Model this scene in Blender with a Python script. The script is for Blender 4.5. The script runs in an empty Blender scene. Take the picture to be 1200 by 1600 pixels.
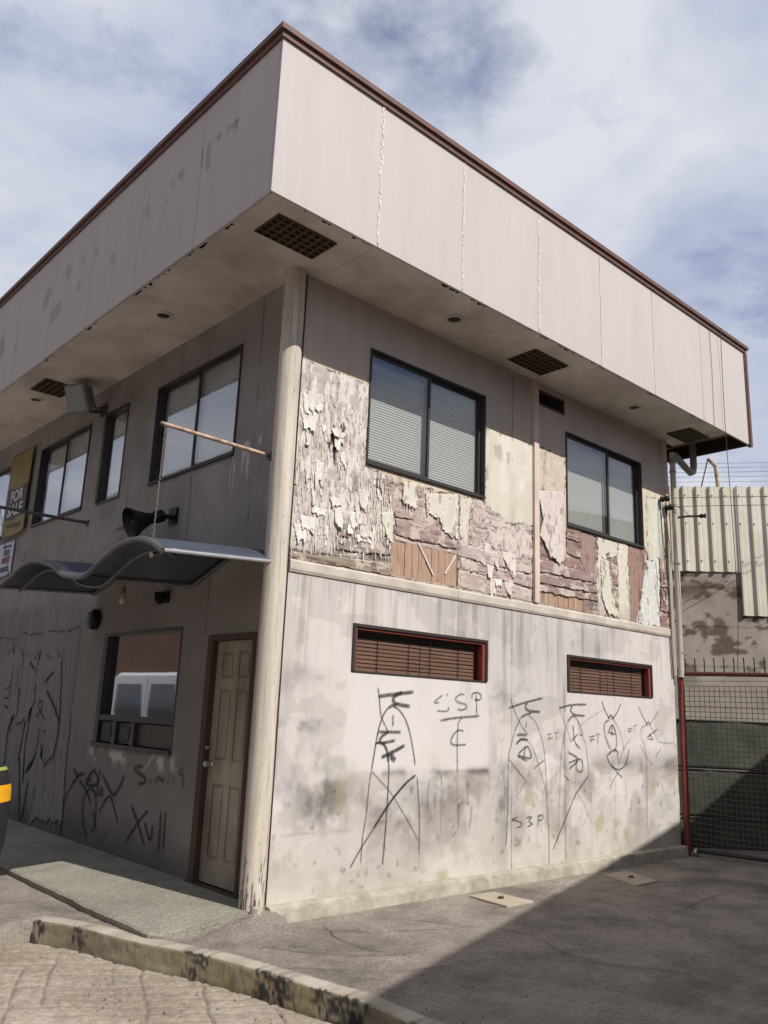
import bpy, math, random
import numpy as np
from mathutils import Vector, Matrix

random.seed(7)
scene = bpy.context.scene
col = scene.collection

# ---------------------------------------------------------------- camera
def look_axes(yaw, pitch, roll):
    f = Vector((-math.sin(yaw)*math.cos(pitch), math.cos(yaw)*math.cos(pitch), math.sin(pitch)))
    r = Vector((math.cos(yaw), math.sin(yaw), 0)); u = r.cross(f)
    return math.cos(roll)*r + math.sin(roll)*u, -math.sin(roll)*r + math.cos(roll)*u, f
cr, cu, cf = look_axes(-0.7325, 0.2373, 0.0403)
cam = bpy.data.cameras.new('camera'); camo = bpy.data.objects.new('camera', cam); col.objects.link(camo)
m = Matrix.Identity(4)
for i in range(3): m[i][0] = cr[i]; m[i][1] = cu[i]; m[i][2] = -cf[i]
m[0][3], m[1][3], m[2][3] = -3.9736, -5.6425, 1.4773
camo.matrix_world = m
cam.sensor_fit = 'VERTICAL'; cam.sensor_height = 32; cam.lens = 1294.3/1600*32; cam.clip_end = 3000; cam.clip_start = .05
scene.camera = camo

# ---------------------------------------------------------------- light
SUN = Vector((0.115, -1.0, 0.99)).normalized()
sun = bpy.data.lights.new('sun', 'SUN'); sun.energy = 5.0; sun.angle = math.radians(.42); sun.color = (1, .96, .905)
suno = bpy.data.objects.new('sun', sun); col.objects.link(suno)
suno.rotation_euler = (-SUN).to_track_quat('-Z', 'Y').to_euler(); suno.location = (6, -30, 30)
world = bpy.data.worlds.new('World'); scene.world = world; world.use_nodes = True
nt = world.node_tree; N = nt.nodes; K = nt.links
for n in list(N): N.remove(n)
out = N.new('ShaderNodeOutputWorld')
sky = N.new('ShaderNodeTexSky'); sky.sky_type = 'NISHITA'; sky.sun_disc = False
sky.sun_elevation = math.asin(SUN.z); sky.sun_rotation = math.atan2(SUN.x, SUN.y); sky.air_density = 1.3; sky.dust_density = .6
bg1 = N.new('ShaderNodeBackground'); bg1.inputs['Strength'].default_value = .1
tint = N.new('ShaderNodeMix'); tint.data_type = 'RGBA'; tint.blend_type = 'MULTIPLY'; tint.inputs[0].default_value = 1
K.new(sky.outputs[0], tint.inputs[6]); tint.inputs[7].default_value = (.9, .9, 1.15, 1)
K.new(tint.outputs[2], bg1.inputs['Color'])
tc = N.new('ShaderNodeTexCoord'); sep = N.new('ShaderNodeSeparateXYZ'); K.new(tc.outputs['Generated'], sep.inputs[0])
zz = N.new('ShaderNodeMath'); zz.operation = 'MAXIMUM'; K.new(sep.outputs[2], zz.inputs[0]); zz.inputs[1].default_value = 0
za = N.new('ShaderNodeMath'); za.operation = 'ADD'; K.new(zz.outputs[0], za.inputs[0]); za.inputs[1].default_value = .22
dv = N.new('ShaderNodeVectorMath'); dv.operation = 'DIVIDE'; K.new(tc.outputs['Generated'], dv.inputs[0])
cb = N.new('ShaderNodeCombineXYZ')
for i in range(3): K.new(za.outputs[0], cb.inputs[i])
K.new(cb.outputs[0], dv.inputs[1])
mp = N.new('ShaderNodeMapping'); mp.inputs['Location'].default_value = (-4.1, 2.8, 0); K.new(dv.outputs[0], mp.inputs[0])
def wnoise(scale, detail, rough, dist=0):
    n = N.new('ShaderNodeTexNoise'); n.inputs['Scale'].default_value = scale; n.inputs['Detail'].default_value = detail
    n.inputs['Roughness'].default_value = rough; n.inputs['Distortion'].default_value = dist
    K.new(mp.outputs[0], n.inputs['Vector']); return n
n1 = wnoise(1.5, 9, .58, .25); n2 = wnoise(5.5, 6, .6)
mixn = N.new('ShaderNodeMath'); mixn.operation = 'MULTIPLY_ADD'; K.new(n2.outputs['Fac'], mixn.inputs[0]); mixn.inputs[1].default_value = .28; K.new(n1.outputs['Fac'], mixn.inputs[2])
ramp = N.new('ShaderNodeValToRGB'); K.new(mixn.outputs[0], ramp.inputs[0])
ramp.color_ramp.elements[0].position = .455; ramp.color_ramp.elements[0].color = (.04, .04, .04, 1)
ramp.color_ramp.elements[1].position = .60; ramp.color_ramp.elements[1].color = (1, 1, 1, 1)
n3 = wnoise(2.6, 7, .55, .3)
cramp = N.new('ShaderNodeValToRGB'); K.new(n3.outputs['Fac'], cramp.inputs[0])
cramp.color_ramp.elements[0].position = .35; cramp.color_ramp.elements[0].color = (.62, .70, .94, 1)
cramp.color_ramp.elements[1].position = .62; cramp.color_ramp.elements[1].color = (1.04, 1.07, 1.16, 1)
bg2 = N.new('ShaderNodeBackground'); bg2.inputs['Strength'].default_value = .70; K.new(cramp.outputs[0], bg2.inputs['Color'])
mxs = N.new('ShaderNodeMixShader'); K.new(ramp.outputs[0], mxs.inputs[0]); K.new(bg1.outputs[0], mxs.inputs[1]); K.new(bg2.outputs[0], mxs.inputs[2])
K.new(mxs.outputs[0], out.inputs['Surface'])
vs = scene.view_settings; vs.view_transform = 'Standard'; vs.look = 'None'; vs.gamma = 1; vs.exposure = 0.0
vs.use_curve_mapping = False
try: scene.cycles.max_bounces = 8; scene.cycles.transparent_max_bounces = 16
except Exception: pass

# ---------------------------------------------------------------- helpers
def lin(c): return tuple(((v/255)/12.92 if v/255 <= .04045 else ((v/255+.055)/1.055)**2.4) for v in c)
def linA(a):
    a = np.clip(a, 0, 255)/255.; return np.where(a <= .04045, a/12.92, ((a+.055)/1.055)**2.4)
def hashn(ix, iy, seed):
    h = (ix.astype(np.int64)*374761393 + iy.astype(np.int64)*668265263 + seed*974634777) & 0xffffffff
    h = ((h ^ (h >> 13))*1274126177) & 0xffffffff
    h = (h ^ (h >> 16)) & 0xffff
    return h/65535.
def vnoise(x, y, seed=0):
    x = np.asarray(x, float); y = np.asarray(y, float)
    ix = np.floor(x); iy = np.floor(y); fx = x-ix; fy = y-iy
    fx = fx*fx*(3-2*fx); fy = fy*fy*(3-2*fy)
    a = hashn(ix, iy, seed); b = hashn(ix+1, iy, seed); c = hashn(ix, iy+1, seed); d = hashn(ix+1, iy+1, seed)
    return (a*(1-fx)+b*fx)*(1-fy) + (c*(1-fx)+d*fx)*fy
def fbm(x, y, seed=0, oct=4):
    s = 0; a = 1; t = 0
    for o in range(oct):
        s = s + a*vnoise(x*2**o, y*2**o, seed+o*17); t += a; a *= .55
    return s/t
def sstep(a, b, x): t = np.clip((x-a)/(b-a), 0, 1); return t*t*(3-2*t)
def inpoly(X, Z, poly):
    r = np.zeros(X.shape, bool); n = len(poly)
    for i in range(n):
        x0, z0 = poly[i]; x1, z1 = poly[(i+1) % n]
        if z0 == z1: continue
        c = ((Z < z0) != (Z < z1)) & (X < (x1-x0)*(Z-z0)/(z1-z0)+x0)
        r ^= c
    return r

MATS = {}
def nodes_mat(name):
    m = bpy.data.materials.new(name); m.use_nodes = True
    t = m.node_tree; b = t.nodes['Principled BSDF']; return m, t, b
def mat(name, rgb, rough=.8, var=.18, scale=6., bump=.15, bscale=60., metal=0., stretch=(1, 1, 1), dirt=None, spec=.3):
    """plain surface: base colour broken up by two noises, fine relief"""
    if name in MATS: return MATS[name]
    m, t, b = nodes_mat(name); L = t.links
    tcn = t.nodes.new('ShaderNodeTexCoord'); mpn = t.nodes.new('ShaderNodeMapping'); mpn.inputs['Scale'].default_value = stretch
    L.new(tcn.outputs['Object'], mpn.inputs[0])
    n = t.nodes.new('ShaderNodeTexNoise'); n.inputs['Scale'].default_value = scale; n.inputs['Detail'].default_value = 6; n.inputs['Roughness'].default_value = .65
    L.new(mpn.outputs[0], n.inputs['Vector'])
    r = t.nodes.new('ShaderNodeValToRGB'); L.new(n.outputs['Fac'], r.inputs[0])
    c = lin(rgb); e = r.color_ramp.elements
    e[0].position = .3; e[1].position = .7
    lo = lin(dirt) if dirt else tuple(v*(1-var) for v in c)
    e[0].color = lo+(1,); e[1].color = tuple(min(1, v*(1+var*.6)) for v in c)+(1,)
    L.new(r.outputs[0], b.inputs['Base Color'])
    b.inputs['Roughness'].default_value = rough; b.inputs['Metallic'].default_value = metal
    b.inputs['Specular IOR Level'].default_value = spec
    if bump:
        n2 = t.nodes.new('ShaderNodeTexNoise'); n2.inputs['Scale'].default_value = bscale; n2.inputs['Detail'].default_value = 5
        L.new(mpn.outputs[0], n2.inputs['Vector'])
        bp = t.nodes.new('ShaderNodeBump'); bp.inputs['Strength'].default_value = bump; bp.inputs['Distance'].default_value = .01
        L.new(n2.outputs['Fac'], bp.inputs['Height']); L.new(bp.outputs[0], b.inputs['Normal'])
    MATS[name] = m; return m
def mat_attr(name, rough=.85, bump=.3, bscale=90., fine=.12, stretch=(1, 1, 1)):
    """colour comes from the mesh's own 'Col' layer (paint, wood, stains), broken up by fine grain"""
    if name in MATS: return MATS[name]
    m, t, b = nodes_mat(name); L = t.links
    a = t.nodes.new('ShaderNodeAttribute'); a.attribute_name = 'Col'
    tcn = t.nodes.new('ShaderNodeTexCoord'); mpn = t.nodes.new('ShaderNodeMapping'); mpn.inputs['Scale'].default_value = stretch
    L.new(tcn.outputs['Object'], mpn.inputs[0])
    n = t.nodes.new('ShaderNodeTexNoise'); n.inputs['Scale'].default_value = bscale; n.inputs['Detail'].default_value = 6; n.inputs['Roughness'].default_value = .7
    L.new(mpn.outputs[0], n.inputs['Vector'])
    mr = t.nodes.new('ShaderNodeMapRange'); mr.inputs[1].default_value = .3; mr.inputs[2].default_value = .7; mr.inputs[3].default_value = 1-fine; mr.inputs[4].default_value = 1+fine*.6
    L.new(n.outputs['Fac'], mr.inputs[0])
    mx = t.nodes.new('ShaderNodeVectorMath'); mx.operation = 'SCALE'; L.new(a.outputs['Color'], mx.inputs[0]); L.new(mr.outputs[0], mx.inputs['Scale'])
    L.new(mx.outputs[0], b.inputs['Base Color'])
    b.inputs['Roughness'].default_value = rough; b.inputs['Specular IOR Level'].default_value = .2
    bp = t.nodes.new('ShaderNodeBump'); bp.inputs['Strength'].default_value = bump; bp.inputs['Distance'].default_value = .008
    L.new(n.outputs['Fac'], bp.inputs['Height']); L.new(bp.outputs[0], b.inputs['Normal'])
    MATS[name] = m; return m
def mat_glass(name, tintc, refl, rough=.03):
    if name in MATS: return MATS[name]
    m = bpy.data.materials.new(name); m.use_nodes = True; t = m.node_tree; L = t.links
    for n in list(t.nodes): t.nodes.remove(n)
    o = t.nodes.new('ShaderNodeOutputMaterial'); tr = t.nodes.new('ShaderNodeBsdfTransparent'); tr.inputs[0].default_value = tintc+(1,)
    g = t.nodes.new('ShaderNodeBsdfGlossy'); g.inputs['Roughness'].default_value = rough; g.inputs['Color'].default_value = (.95, .97, 1, 1)
    lw = t.nodes.new('ShaderNodeLayerWeight'); lw.inputs[0].default_value = .5; fr = t.nodes.new('ShaderNodeMath'); fr.operation = 'POWER'; fr.inputs[1].default_value = 4.; L.new(lw.outputs['Facing'], fr.inputs[0])
    mr = t.nodes.new('ShaderNodeMapRange'); mr.inputs[1].default_value = 0; mr.inputs[2].default_value = 1; mr.inputs[3].default_value = refl; mr.inputs[4].default_value = 1
    L.new(fr.outputs[0], mr.inputs[0])
    tcn = t.nodes.new('ShaderNodeTexCoord'); n = t.nodes.new('ShaderNodeTexNoise'); n.inputs['Scale'].default_value = 1.3; L.new(tcn.outputs['Object'], n.inputs['Vector'])
    bp = t.nodes.new('ShaderNodeBump'); bp.inputs['Strength'].default_value = .04; bp.inputs['Distance'].default_value = .02; L.new(n.outputs['Fac'], bp.inputs['Height']); L.new(bp.outputs[0], g.inputs['Normal'])
    mx = t.nodes.new('ShaderNodeMixShader'); L.new(mr.outputs[0], mx.inputs[0]); L.new(tr.outputs[0], mx.inputs[1]); L.new(g.outputs[0], mx.inputs[2])
    L.new(mx.outputs[0], o.inputs['Surface']); MATS[name] = m; return m
def mat_spray(name, rgb):
    """sprayed paint: coverage fades at the stroke's edges (mesh layer 'Cov')"""
    if name in MATS: return MATS[name]
    m, t, b = nodes_mat(name); L = t.links
    a = t.nodes.new('ShaderNodeAttribute'); a.attribute_name = 'Cov'
    tcn = t.nodes.new('ShaderNodeTexCoord'); n = t.nodes.new('ShaderNodeTexNoise'); n.inputs['Scale'].default_value = 70; n.inputs['Detail'].default_value = 4; L.new(tcn.outputs['Object'], n.inputs['Vector'])
    mr = t.nodes.new('ShaderNodeMapRange'); mr.inputs[1].default_value = .3; mr.inputs[2].default_value = .65; mr.inputs[3].default_value = .55; mr.inputs[4].default_value = 1; L.new(n.outputs['Fac'], mr.inputs[0])
    mu = t.nodes.new('ShaderNodeMath'); mu.operation = 'MULTIPLY'; L.new(a.outputs['Fac'], mu.inputs[0]); L.new(mr.outputs[0], mu.inputs[1])
    L.new(mu.outputs[0], b.inputs['Alpha']); b.inputs['Base Color'].default_value = lin(rgb)+(1,); b.inputs['Roughness'].default_value = .8
    MATS[name] = m; return m

ROOT = {}
def empty(name, loc, label, cat, group=None):
    o = bpy.data.objects.new(name, None); col.objects.link(o); o.location = loc; o.empty_display_size = .2
    o['label'] = label; o['category'] = cat
    if group: o['group'] = group
    ROOT[o.name] = Vector(loc); return o
def obj(name, verts, faces, material, parent=None, smooth=False, label=None, kind=None):
    me = bpy.data.meshes.new(name); me.from_pydata([tuple(v) for v in verts], [], faces); me.update()
    return objm(name, me, material, parent, smooth, label, kind)
def objm(name, me, material, parent=None, smooth=False, label=None, kind=None):
    o = bpy.data.objects.new(name, me); col.objects.link(o)
    if material: me.materials.append(material)
    if smooth: me.polygons.foreach_set('use_smooth', [True]*len(me.polygons))
    if parent:
        o.parent = parent
        if parent.name in ROOT: o.matrix_parent_inverse = Matrix.Translation(-ROOT[parent.name])
    if label: o['label'] = label
    if kind: o['kind'] = kind
    return o
def tag(o, label, cat, group=None):
    o['label'] = label; o['category'] = cat
    if group: o['group'] = group
    return o
class MB:
    def __init__(s): s.v = []; s.f = []
    def add(s, v, f):
        k = len(s.v); s.v += [tuple(p) for p in v]; s.f += [tuple(i+k for i in q) for q in f]; return s
    def box(s, a, b):
        x0, y0, z0 = [min(a[i], b[i]) for i in range(3)]; x1, y1, z1 = [max(a[i], b[i]) for i in range(3)]
        return s.add([(x0,y0,z0),(x1,y0,z0),(x1,y1,z0),(x0,y1,z0),(x0,y0,z1),(x1,y0,z1),(x1,y1,z1),(x0,y1,z1)],
                     [(0,3,2,1),(4,5,6,7),(0,1,5,4),(1,2,6,5),(2,3,7,6),(3,0,4,7)])
    def prism(s, pts, off):
        """planar polygon extruded along a vector"""
        n = len(pts); off = Vector(off); a = [Vector(p) for p in pts]
        return s.add(a+[p+off for p in a], [tuple(range(n))[::-1], tuple(range(n, 2*n))]+[(i, (i+1) % n, n+(i+1) % n, n+i) for i in range(n)])
    def tube(s, pts, r, n=8, caps=True):
        pts = [Vector(p) for p in pts]; rs = r if isinstance(r, (list, tuple)) else [r]*len(pts)
        t0 = (pts[1]-pts[0]).normalized(); ref = Vector((0, 0, 1)) if abs(t0.z) < .9 else Vector((1, 0, 0))
        u = t0.cross(ref).normalized(); vs = []
        for i, p in enumerate(pts):
            t = (pts[min(i+1, len(pts)-1)]-pts[max(i-1, 0)]).normalized()
            u = (u-t*u.dot(t)).normalized(); w = t.cross(u)
            for k in range(n):
                a = 2*math.pi*k/n; vs.append(p+(u*math.cos(a)+w*math.sin(a))*rs[i])
        fs = []
        for i in range(len(pts)-1):
            for k in range(n): fs.append((i*n+k, i*n+(k+1) % n, (i+1)*n+(k+1) % n, (i+1)*n+k))
        if caps: fs += [tuple(range(n))[::-1], tuple(range((len(pts)-1)*n, len(pts)*n))]
        return s.add(vs, fs)
    def lathe(s, prof, origin, axis, n=24):
        o = Vector(origin); a = Vector(axis).normalized(); ref = Vector((0, 0, 1)) if abs(a.z) < .9 else Vector((1, 0, 0))
        u = a.cross(ref).normalized(); w = a.cross(u); vs = []
        for r, h in prof:
            for k in range(n):
                g = 2*math.pi*k/n; vs.append(o+a*h+(u*math.cos(g)+w*math.sin(g))*r)
        fs = [(i*n+k, (i+1)*n+k, (i+1)*n+(k+1) % n, i*n+(k+1) % n) for i in range(len(prof)-1) for k in range(n)]
        return s.add(vs, fs)
    def build(s, name, material, parent=None, smooth=False, label=None, kind=None, bevel=0):
        o = obj(name, s.v, s.f, material, parent, smooth, label, kind)
        if bevel:
            b = o.modifiers.new('bevel', 'BEVEL'); b.width = bevel; b.segments = 2; b.limit_method = 'ANGLE'
        if smooth:
            try: o.data.set_sharp_from_angle(angle=math.radians(40))
            except Exception: pass
        return o
def PT(pl, u, v, d): return (u, -d, v) if pl == 'R' else (-d, u, v)      # facade point: along, up, outward
def pbox(mb, pl, u0, u1, v0, v1, d0, d1): return mb.box(PT(pl, u0, v0, d0), PT(pl, u1, v1, d1))
def crom(p, per=6):
    p = [np.array(q, float) for q in p]
    if len(p) < 3:
        return [p[0]+(p[1]-p[0])*t for t in np.linspace(0, 1, per)]
    q = [2*p[0]-p[1]]+p+[2*p[-1]-p[-2]]; o = []
    for i in range(1, len(q)-2):
        for t in np.linspace(0, 1, per, endpoint=False):
            a, b, c, d = q[i-1], q[i], q[i+1], q[i+2]
            o.append(.5*((2*b)+(c-a)*t+(2*a-5*b+4*c-d)*t*t+(3*b-a-3*c+d)*t**3))
    o.append(p[-1]); return o
def setcol(me, arr, name='Col'):
    a = me.color_attributes.new(name, 'FLOAT_COLOR', 'POINT'); c = np.ones((len(me.vertices), 4)); c[:, :3] = arr
    a.data.foreach_set('color', c.ravel())
def grid_mesh(name, P3, keep, flip=False):
    nv, nu = P3.shape[:2]; idx = np.arange(nu*nv).reshape(nv, nu)
    q = np.stack([idx[:-1, :-1], idx[:-1, 1:], idx[1:, 1:], idx[1:, :-1]], -1)[keep]
    if flip: q = q[:, ::-1]
    used = np.zeros(nu*nv, bool); used[q.ravel()] = True; mp = np.cumsum(used)-1
    me = bpy.data.meshes.new(name); V = P3.reshape(-1, 3)[used]; q = mp[q]
    me.vertices.add(len(V)); me.vertices.foreach_set('co', V.ravel())
    me.loops.add(q.size); me.loops.foreach_set('vertex_index', q.ravel().astype(np.int32))
    me.polygons.add(len(q)); me.polygons.foreach_set('loop_start', (np.arange(len(q))*4).astype(np.int32))
    me.polygons.foreach_set('loop_total', np.full(len(q), 4, np.int32)); me.update(calc_edges=True)
    return me, used
def axis_vals(a, b, step, cuts):
    base = np.linspace(a, b, max(2, int(round((b-a)/step))+1)); cuts = [c for c in cuts if a < c < b]
    keep = [x for x in base if all(abs(x-c) > step*.35 for c in cuts) or x in (a, b)]
    return np.array(sorted(set(keep+cuts)))
def grid_wall(name, pl, u0, u1, v0, v1, step, holes, fn, material, parent, label=None, smooth=True):
    us = axis_vals(u0, u1, step, sum([[h[0], h[1]] for h in holes], [])); vsv = axis_vals(v0, v1, step, sum([[h[2], h[3]] for h in holes], []))
    U, V = np.meshgrid(us, vsv); c, d = fn(U, V)
    P3 = np.stack([U, -d, V], -1) if pl == 'R' else np.stack([-d, U, V], -1)
    uc = (us[:-1]+us[1:])/2; vc = (vsv[:-1]+vsv[1:])/2; UC, VC = np.meshgrid(uc, vc); keep = np.ones(UC.shape, bool)
    for h in holes: keep &= ~((UC > h[0]) & (UC < h[1]) & (VC > h[2]) & (VC < h[3]))
    me, used = grid_mesh(name, P3, keep, flip=(pl == 'L'))
    setcol(me, linA(c).reshape(-1, 3)[used])
    return objm(name, me, material, parent, smooth, label)
def ribbon(name, pl, strokes, material, parent, d=.006, label=None, seed=1):
    V = []; Fc = []; cov = []; rng = random.Random(seed)
    for si, (w, a, pts) in enumerate(strokes):
        q = crom(pts, 7); n = len(q); k0 = len(V)
        for i, p in enumerate(q):
            t = q[min(i+1, n-1)]-q[max(i-1, 0)]; t = t/(np.linalg.norm(t)+1e-9); nn = np.array([-t[1], t[0]])
            ww = w*.5*(1+.18*(rng.random()-.5)); e = 1. if 0 < i < n-1 else .35
            for s, c in ((-1.25, 0), (-.6, 1), (0, 1), (.6, 1), (1.25, 0)):
                g = p+nn*s*ww; V.append(PT(pl, g[0], g[1], d+.0012*(si % 4))); cov.append(c*a*e*(.85+.3*rng.random()))
        for i in range(n-1):
            for k in range(4):
                b = k0+i*5+k; f = (b, b+1, b+6, b+5); Fc.append(f)
    o = obj(name, V, Fc, material, parent, label=label)
    at = o.data.attributes.new('Cov', 'FLOAT', 'POINT'); at.data.foreach_set('value', np.clip(cov, 0, 1)); return o

# materials -------------------------------------------------------------
M_wall = mat_attr('weathered_wall', .9, .25, 80, .1)
M_peel = mat_attr('peeling_wall', .85, .45, 110, .16)
M_fascia = mat('fascia_paint', (185, 177, 174), .75, .05, 2.2, .05, 40, dirt=(180, 172, 169), stretch=(2.5, 2.5, .3))
M_trim = mat('brown_coping_metal', (104, 74, 66), .55, .25, 9, .1, 40)
M_soffit = mat('stained_soffit_board', (208, 201, 194), .85, .3, 1.6, .12, 30, dirt=(176, 167, 158))
M_putty = mat('white_joint_putty', (208, 201, 197), .9, .1, 20, .6, 50)
M_col = mat('cream_column_paint', (196, 186, 170), .7, .12, 3, .15, 50, stretch=(1, 1, .3))
M_black = mat('dark_frame_metal', (60, 56, 56), .45, .2, 20, .05)
M_red = mat('red_oxide_frame', (126, 60, 52), .6, .25, 14, .15)
M_blind = mat('pale_blind', (170, 171, 168), .6, .06, 3, .0)
M_blindL = mat('shade_lifted_blind', (214, 216, 216), .6, .06, 3, 0)  # lighter copy of the blind, brightened to offset shade at the left windows
M_blind2 = mat('brown_blind', (152, 122, 112), .6, .2, 8, .1, stretch=(.3, 1, 1))
M_dark = mat('dark_interior', (60, 52, 48), .9, .2, 3, 0)
M_door = mat('dirty_cream_door', (160, 151, 137), .6, .3, 2.2, .12, 50, dirt=(108, 98, 86), stretch=(1, 1, .4))
M_brown = mat('brown_wood_frame', (80, 66, 58), .7, .3, 10, .2, stretch=(1, 1, .2))
M_grille = mat('brown_vent_grille', (84, 66, 50), .7, .2, 10, .1)
M_hole = mat('vent_hole_dark', (14, 11, 9), .95, .1, 10, 0)
M_steel = mat('bright_steel', (190, 188, 184), .35, .1, 20, .05, metal=.9)
M_orange = mat('exposed_orange_wood', (172, 146, 126), .85, .3, 10, .4, 40, stretch=(6, 6, .6), dirt=(148, 118, 98))
M_vein = mat_attr('weathered_veneer', .85, .5, 60, .2, (1, 1, 7))
M_spray = mat_spray('black_spray_paint', (38, 36, 38))
M_ghost = mat_spray('faded_blue_lettering', (58, 78, 112))
M_conc = mat('grey_concrete', (158, 148, 136), .92, .22, 2.2, .4, 50)
M_glass = mat_glass('window_glass', (.95, .955, .945), .045)
M_glassL = mat_glass('reflective_window_glass', (.93, .94, .95), .07)
M_glassR = mat_glass('mirror_film_glass', (.3, .3, .3), .58)

# ================================================================= SETTING
def sheet(name, pts, z, material, parent=None):
    o = obj(name, [(x, y, z) for x, y in pts], [tuple(range(len(pts)))], material, parent)
    if not parent: o['kind'] = 'structure'
    return o
def ground_mat(name, rgb, dark, score=False):
    m, t, b = nodes_mat(name); L = t.links
    tcn = t.nodes.new('ShaderNodeTexCoord')
    def nz(s, d=6, r=.6, st=(1, 1, 1)):
        mpn = t.nodes.new('ShaderNodeMapping'); mpn.inputs['Scale'].default_value = st; L.new(tcn.outputs['Object'], mpn.inputs[0])
        n = t.nodes.new('ShaderNodeTexNoise'); n.inputs['Scale'].default_value = s; n.inputs['Detail'].default_value = d; n.inputs['Roughness'].default_value = r
        L.new(mpn.outputs[0], n.inputs['Vector']); return n
    a = nz(1.7, 9, .68); r = t.nodes.new('ShaderNodeValToRGB'); L.new(a.outputs['Fac'], r.inputs[0])
    r.color_ramp.elements[0].position = .34; r.color_ramp.elements[0].color = lin(dark)+(1,); r.color_ramp.elements[1].position = .58; r.color_ramp.elements[1].color = lin(rgb)+(1,)
    f = nz(38, 6, .75); mr = t.nodes.new('ShaderNodeMapRange'); mr.inputs[1].default_value = .32; mr.inputs[2].default_value = .68; mr.inputs[3].default_value = .66; mr.inputs[4].default_value = 1.14; L.new(f.outputs['Fac'], mr.inputs[0])
    sp = nz(150, 2, .5); mr2 = t.nodes.new('ShaderNodeMapRange'); mr2.inputs[1].default_value = .62; mr2.inputs[2].default_value = .72; mr2.inputs[3].default_value = 1; mr2.inputs[4].default_value = .6; L.new(sp.outputs['Fac'], mr2.inputs[0])
    mu = t.nodes.new('ShaderNodeMath'); mu.operation = 'MULTIPLY'; L.new(mr.outputs[0], mu.inputs[0]); L.new(mr2.outputs[0], mu.inputs[1])
    so_ = nz(.55, 8, .6); mr3 = t.nodes.new('ShaderNodeMapRange'); mr3.inputs[1].default_value = .56; mr3.inputs[2].default_value = .68; mr3.inputs[3].default_value = 1; mr3.inputs[4].default_value = .68; L.new(so_.outputs['Fac'], mr3.inputs[0]); mu2 = t.nodes.new('ShaderNodeMath'); mu2.operation = 'MULTIPLY'; L.new(mu.outputs[0], mu2.inputs[0]); L.new(mr3.outputs[0], mu2.inputs[1]); mu = mu2
    sc = t.nodes.new('ShaderNodeVectorMath'); sc.operation = 'SCALE'; L.new(r.outputs[0], sc.inputs[0]); L.new(mu.outputs[0], sc.inputs['Scale'])
    L.new(sc.outputs[0], b.inputs['Base Color']); b.inputs['Roughness'].default_value = .92; b.inputs['Specular IOR Level'].default_value = .2
    g = nz(9, 8, .7, (1, 2.2, 1)); ad = t.nodes.new('ShaderNodeMath'); ad.operation = 'MULTIPLY_ADD'; L.new(g.outputs['Fac'], ad.inputs[0]); ad.inputs[1].default_value = .6; L.new(f.outputs['Fac'], ad.inputs[2])
    bp = t.nodes.new('ShaderNodeBump'); bp.inputs['Strength'].default_value = 1.; bp.inputs['Distance'].default_value = .022; L.new(ad.outputs[0], bp.inputs['Height']); L.new(bp.outputs[0], b.inputs['Normal'])
    return m
M_drive = ground_mat('worn_driveway_concrete', (166, 156, 145), (124, 117, 109))
M_pave = ground_mat('pavement_concrete', (186, 175, 160), (162, 151, 138))
M_slab = ground_mat('doorstep_concrete', (172, 167, 152), (150, 145, 130))
M_roadm = ground_mat('scored_road_concrete', (184, 170, 154), (154, 141, 128))
M_earth = ground_mat('far_ground', (120, 112, 98), (92, 86, 74))

KT = [[-1.334,1.017],[-1.141,.605],[-1.01,.111],[-.804,-.399],[-.681,-.823],[-.593,-1.342],[-.519,-1.696],[-.515,-2.163]]
KT = [np.array(p) for p in crom(KT, 6)]
# extend the kerb towards the camera's side, out of the frame
dk = KT[-1]-KT[-3]; dk = dk/np.linalg.norm(dk)
KEXT = [KT[-1]+np.array([.02*i, -.25*i]) for i in range(1, 60)]
KALL = KT+KEXT
sheet('ground', [(-400, -400), (400, -400), (400, 400), (-400, 400)], -.30, M_earth)

# road: a fine grid, scored by hand in slanting strokes while the concrete was wet
def road():
    x0, x1, y0, y1, st = -3.6, -.45, -3.2, 2.6, .0125
    xs = np.arange(x0, x1, st); ys = np.arange(y0, y1, st); X, Y = np.meshgrid(xs, ys)
    z = np.full(X.shape, -.268) + (fbm(X*3, Y*3, 5)-.5)*.012 + (fbm(X*22, Y*22, 9, 3)-.5)*.007
    w = X*.55+Y*.83 + (fbm(X*2.2, Y*2.2, 21)-.5)*.16; ln = np.abs(((w/.125) % 1)-.5)
    br = sstep(.25, .45, vnoise(np.floor(w/.125)*7.3, (X*.83-Y*.55)*2.1, 33)); g1 = sstep(.16, .0, ln+(fbm(X*30, Y*30, 23, 3)-.5)*.12)*br
    w2 = X*.9-Y*.42 + (fbm(X*2, Y*2, 71)-.5)*.12; l2 = np.abs(((w2/.19) % 1)-.5); g2 = sstep(.07, 0, l2)*sstep(.5, .7, vnoise(np.floor(w2/.19)*5.1, Y*1.3, 13))
    z -= .016*g1+.015*g2
    c = np.array([152, 140, 126.])+(fbm(X*1.6, Y*1.6, 25, 6)[..., None]-.5)*60+(fbm(X*40, Y*40, 27, 3)[..., None]-.5)*46
    gg = np.clip(g1*.55+g2*.6, 0, .8)[..., None]; c = c*(1-gg)+np.array([92, 82, 72.])*gg
    P3 = np.stack([X, Y, z], -1); me, used = grid_mesh('road', P3, np.ones((len(ys)-1, len(xs)-1), bool)); setcol(me, linA(c).reshape(-1, 3)[used])
    o = objm('road', me, mat_attr('scored_concrete', .92, .6, 90, .22), None, True); o['kind'] = 'structure'
road()
sheet('street', [(-60, -60), (-.45, -60), (-.45, 60), (-60, 60)], -.286, M_roadm)

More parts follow.
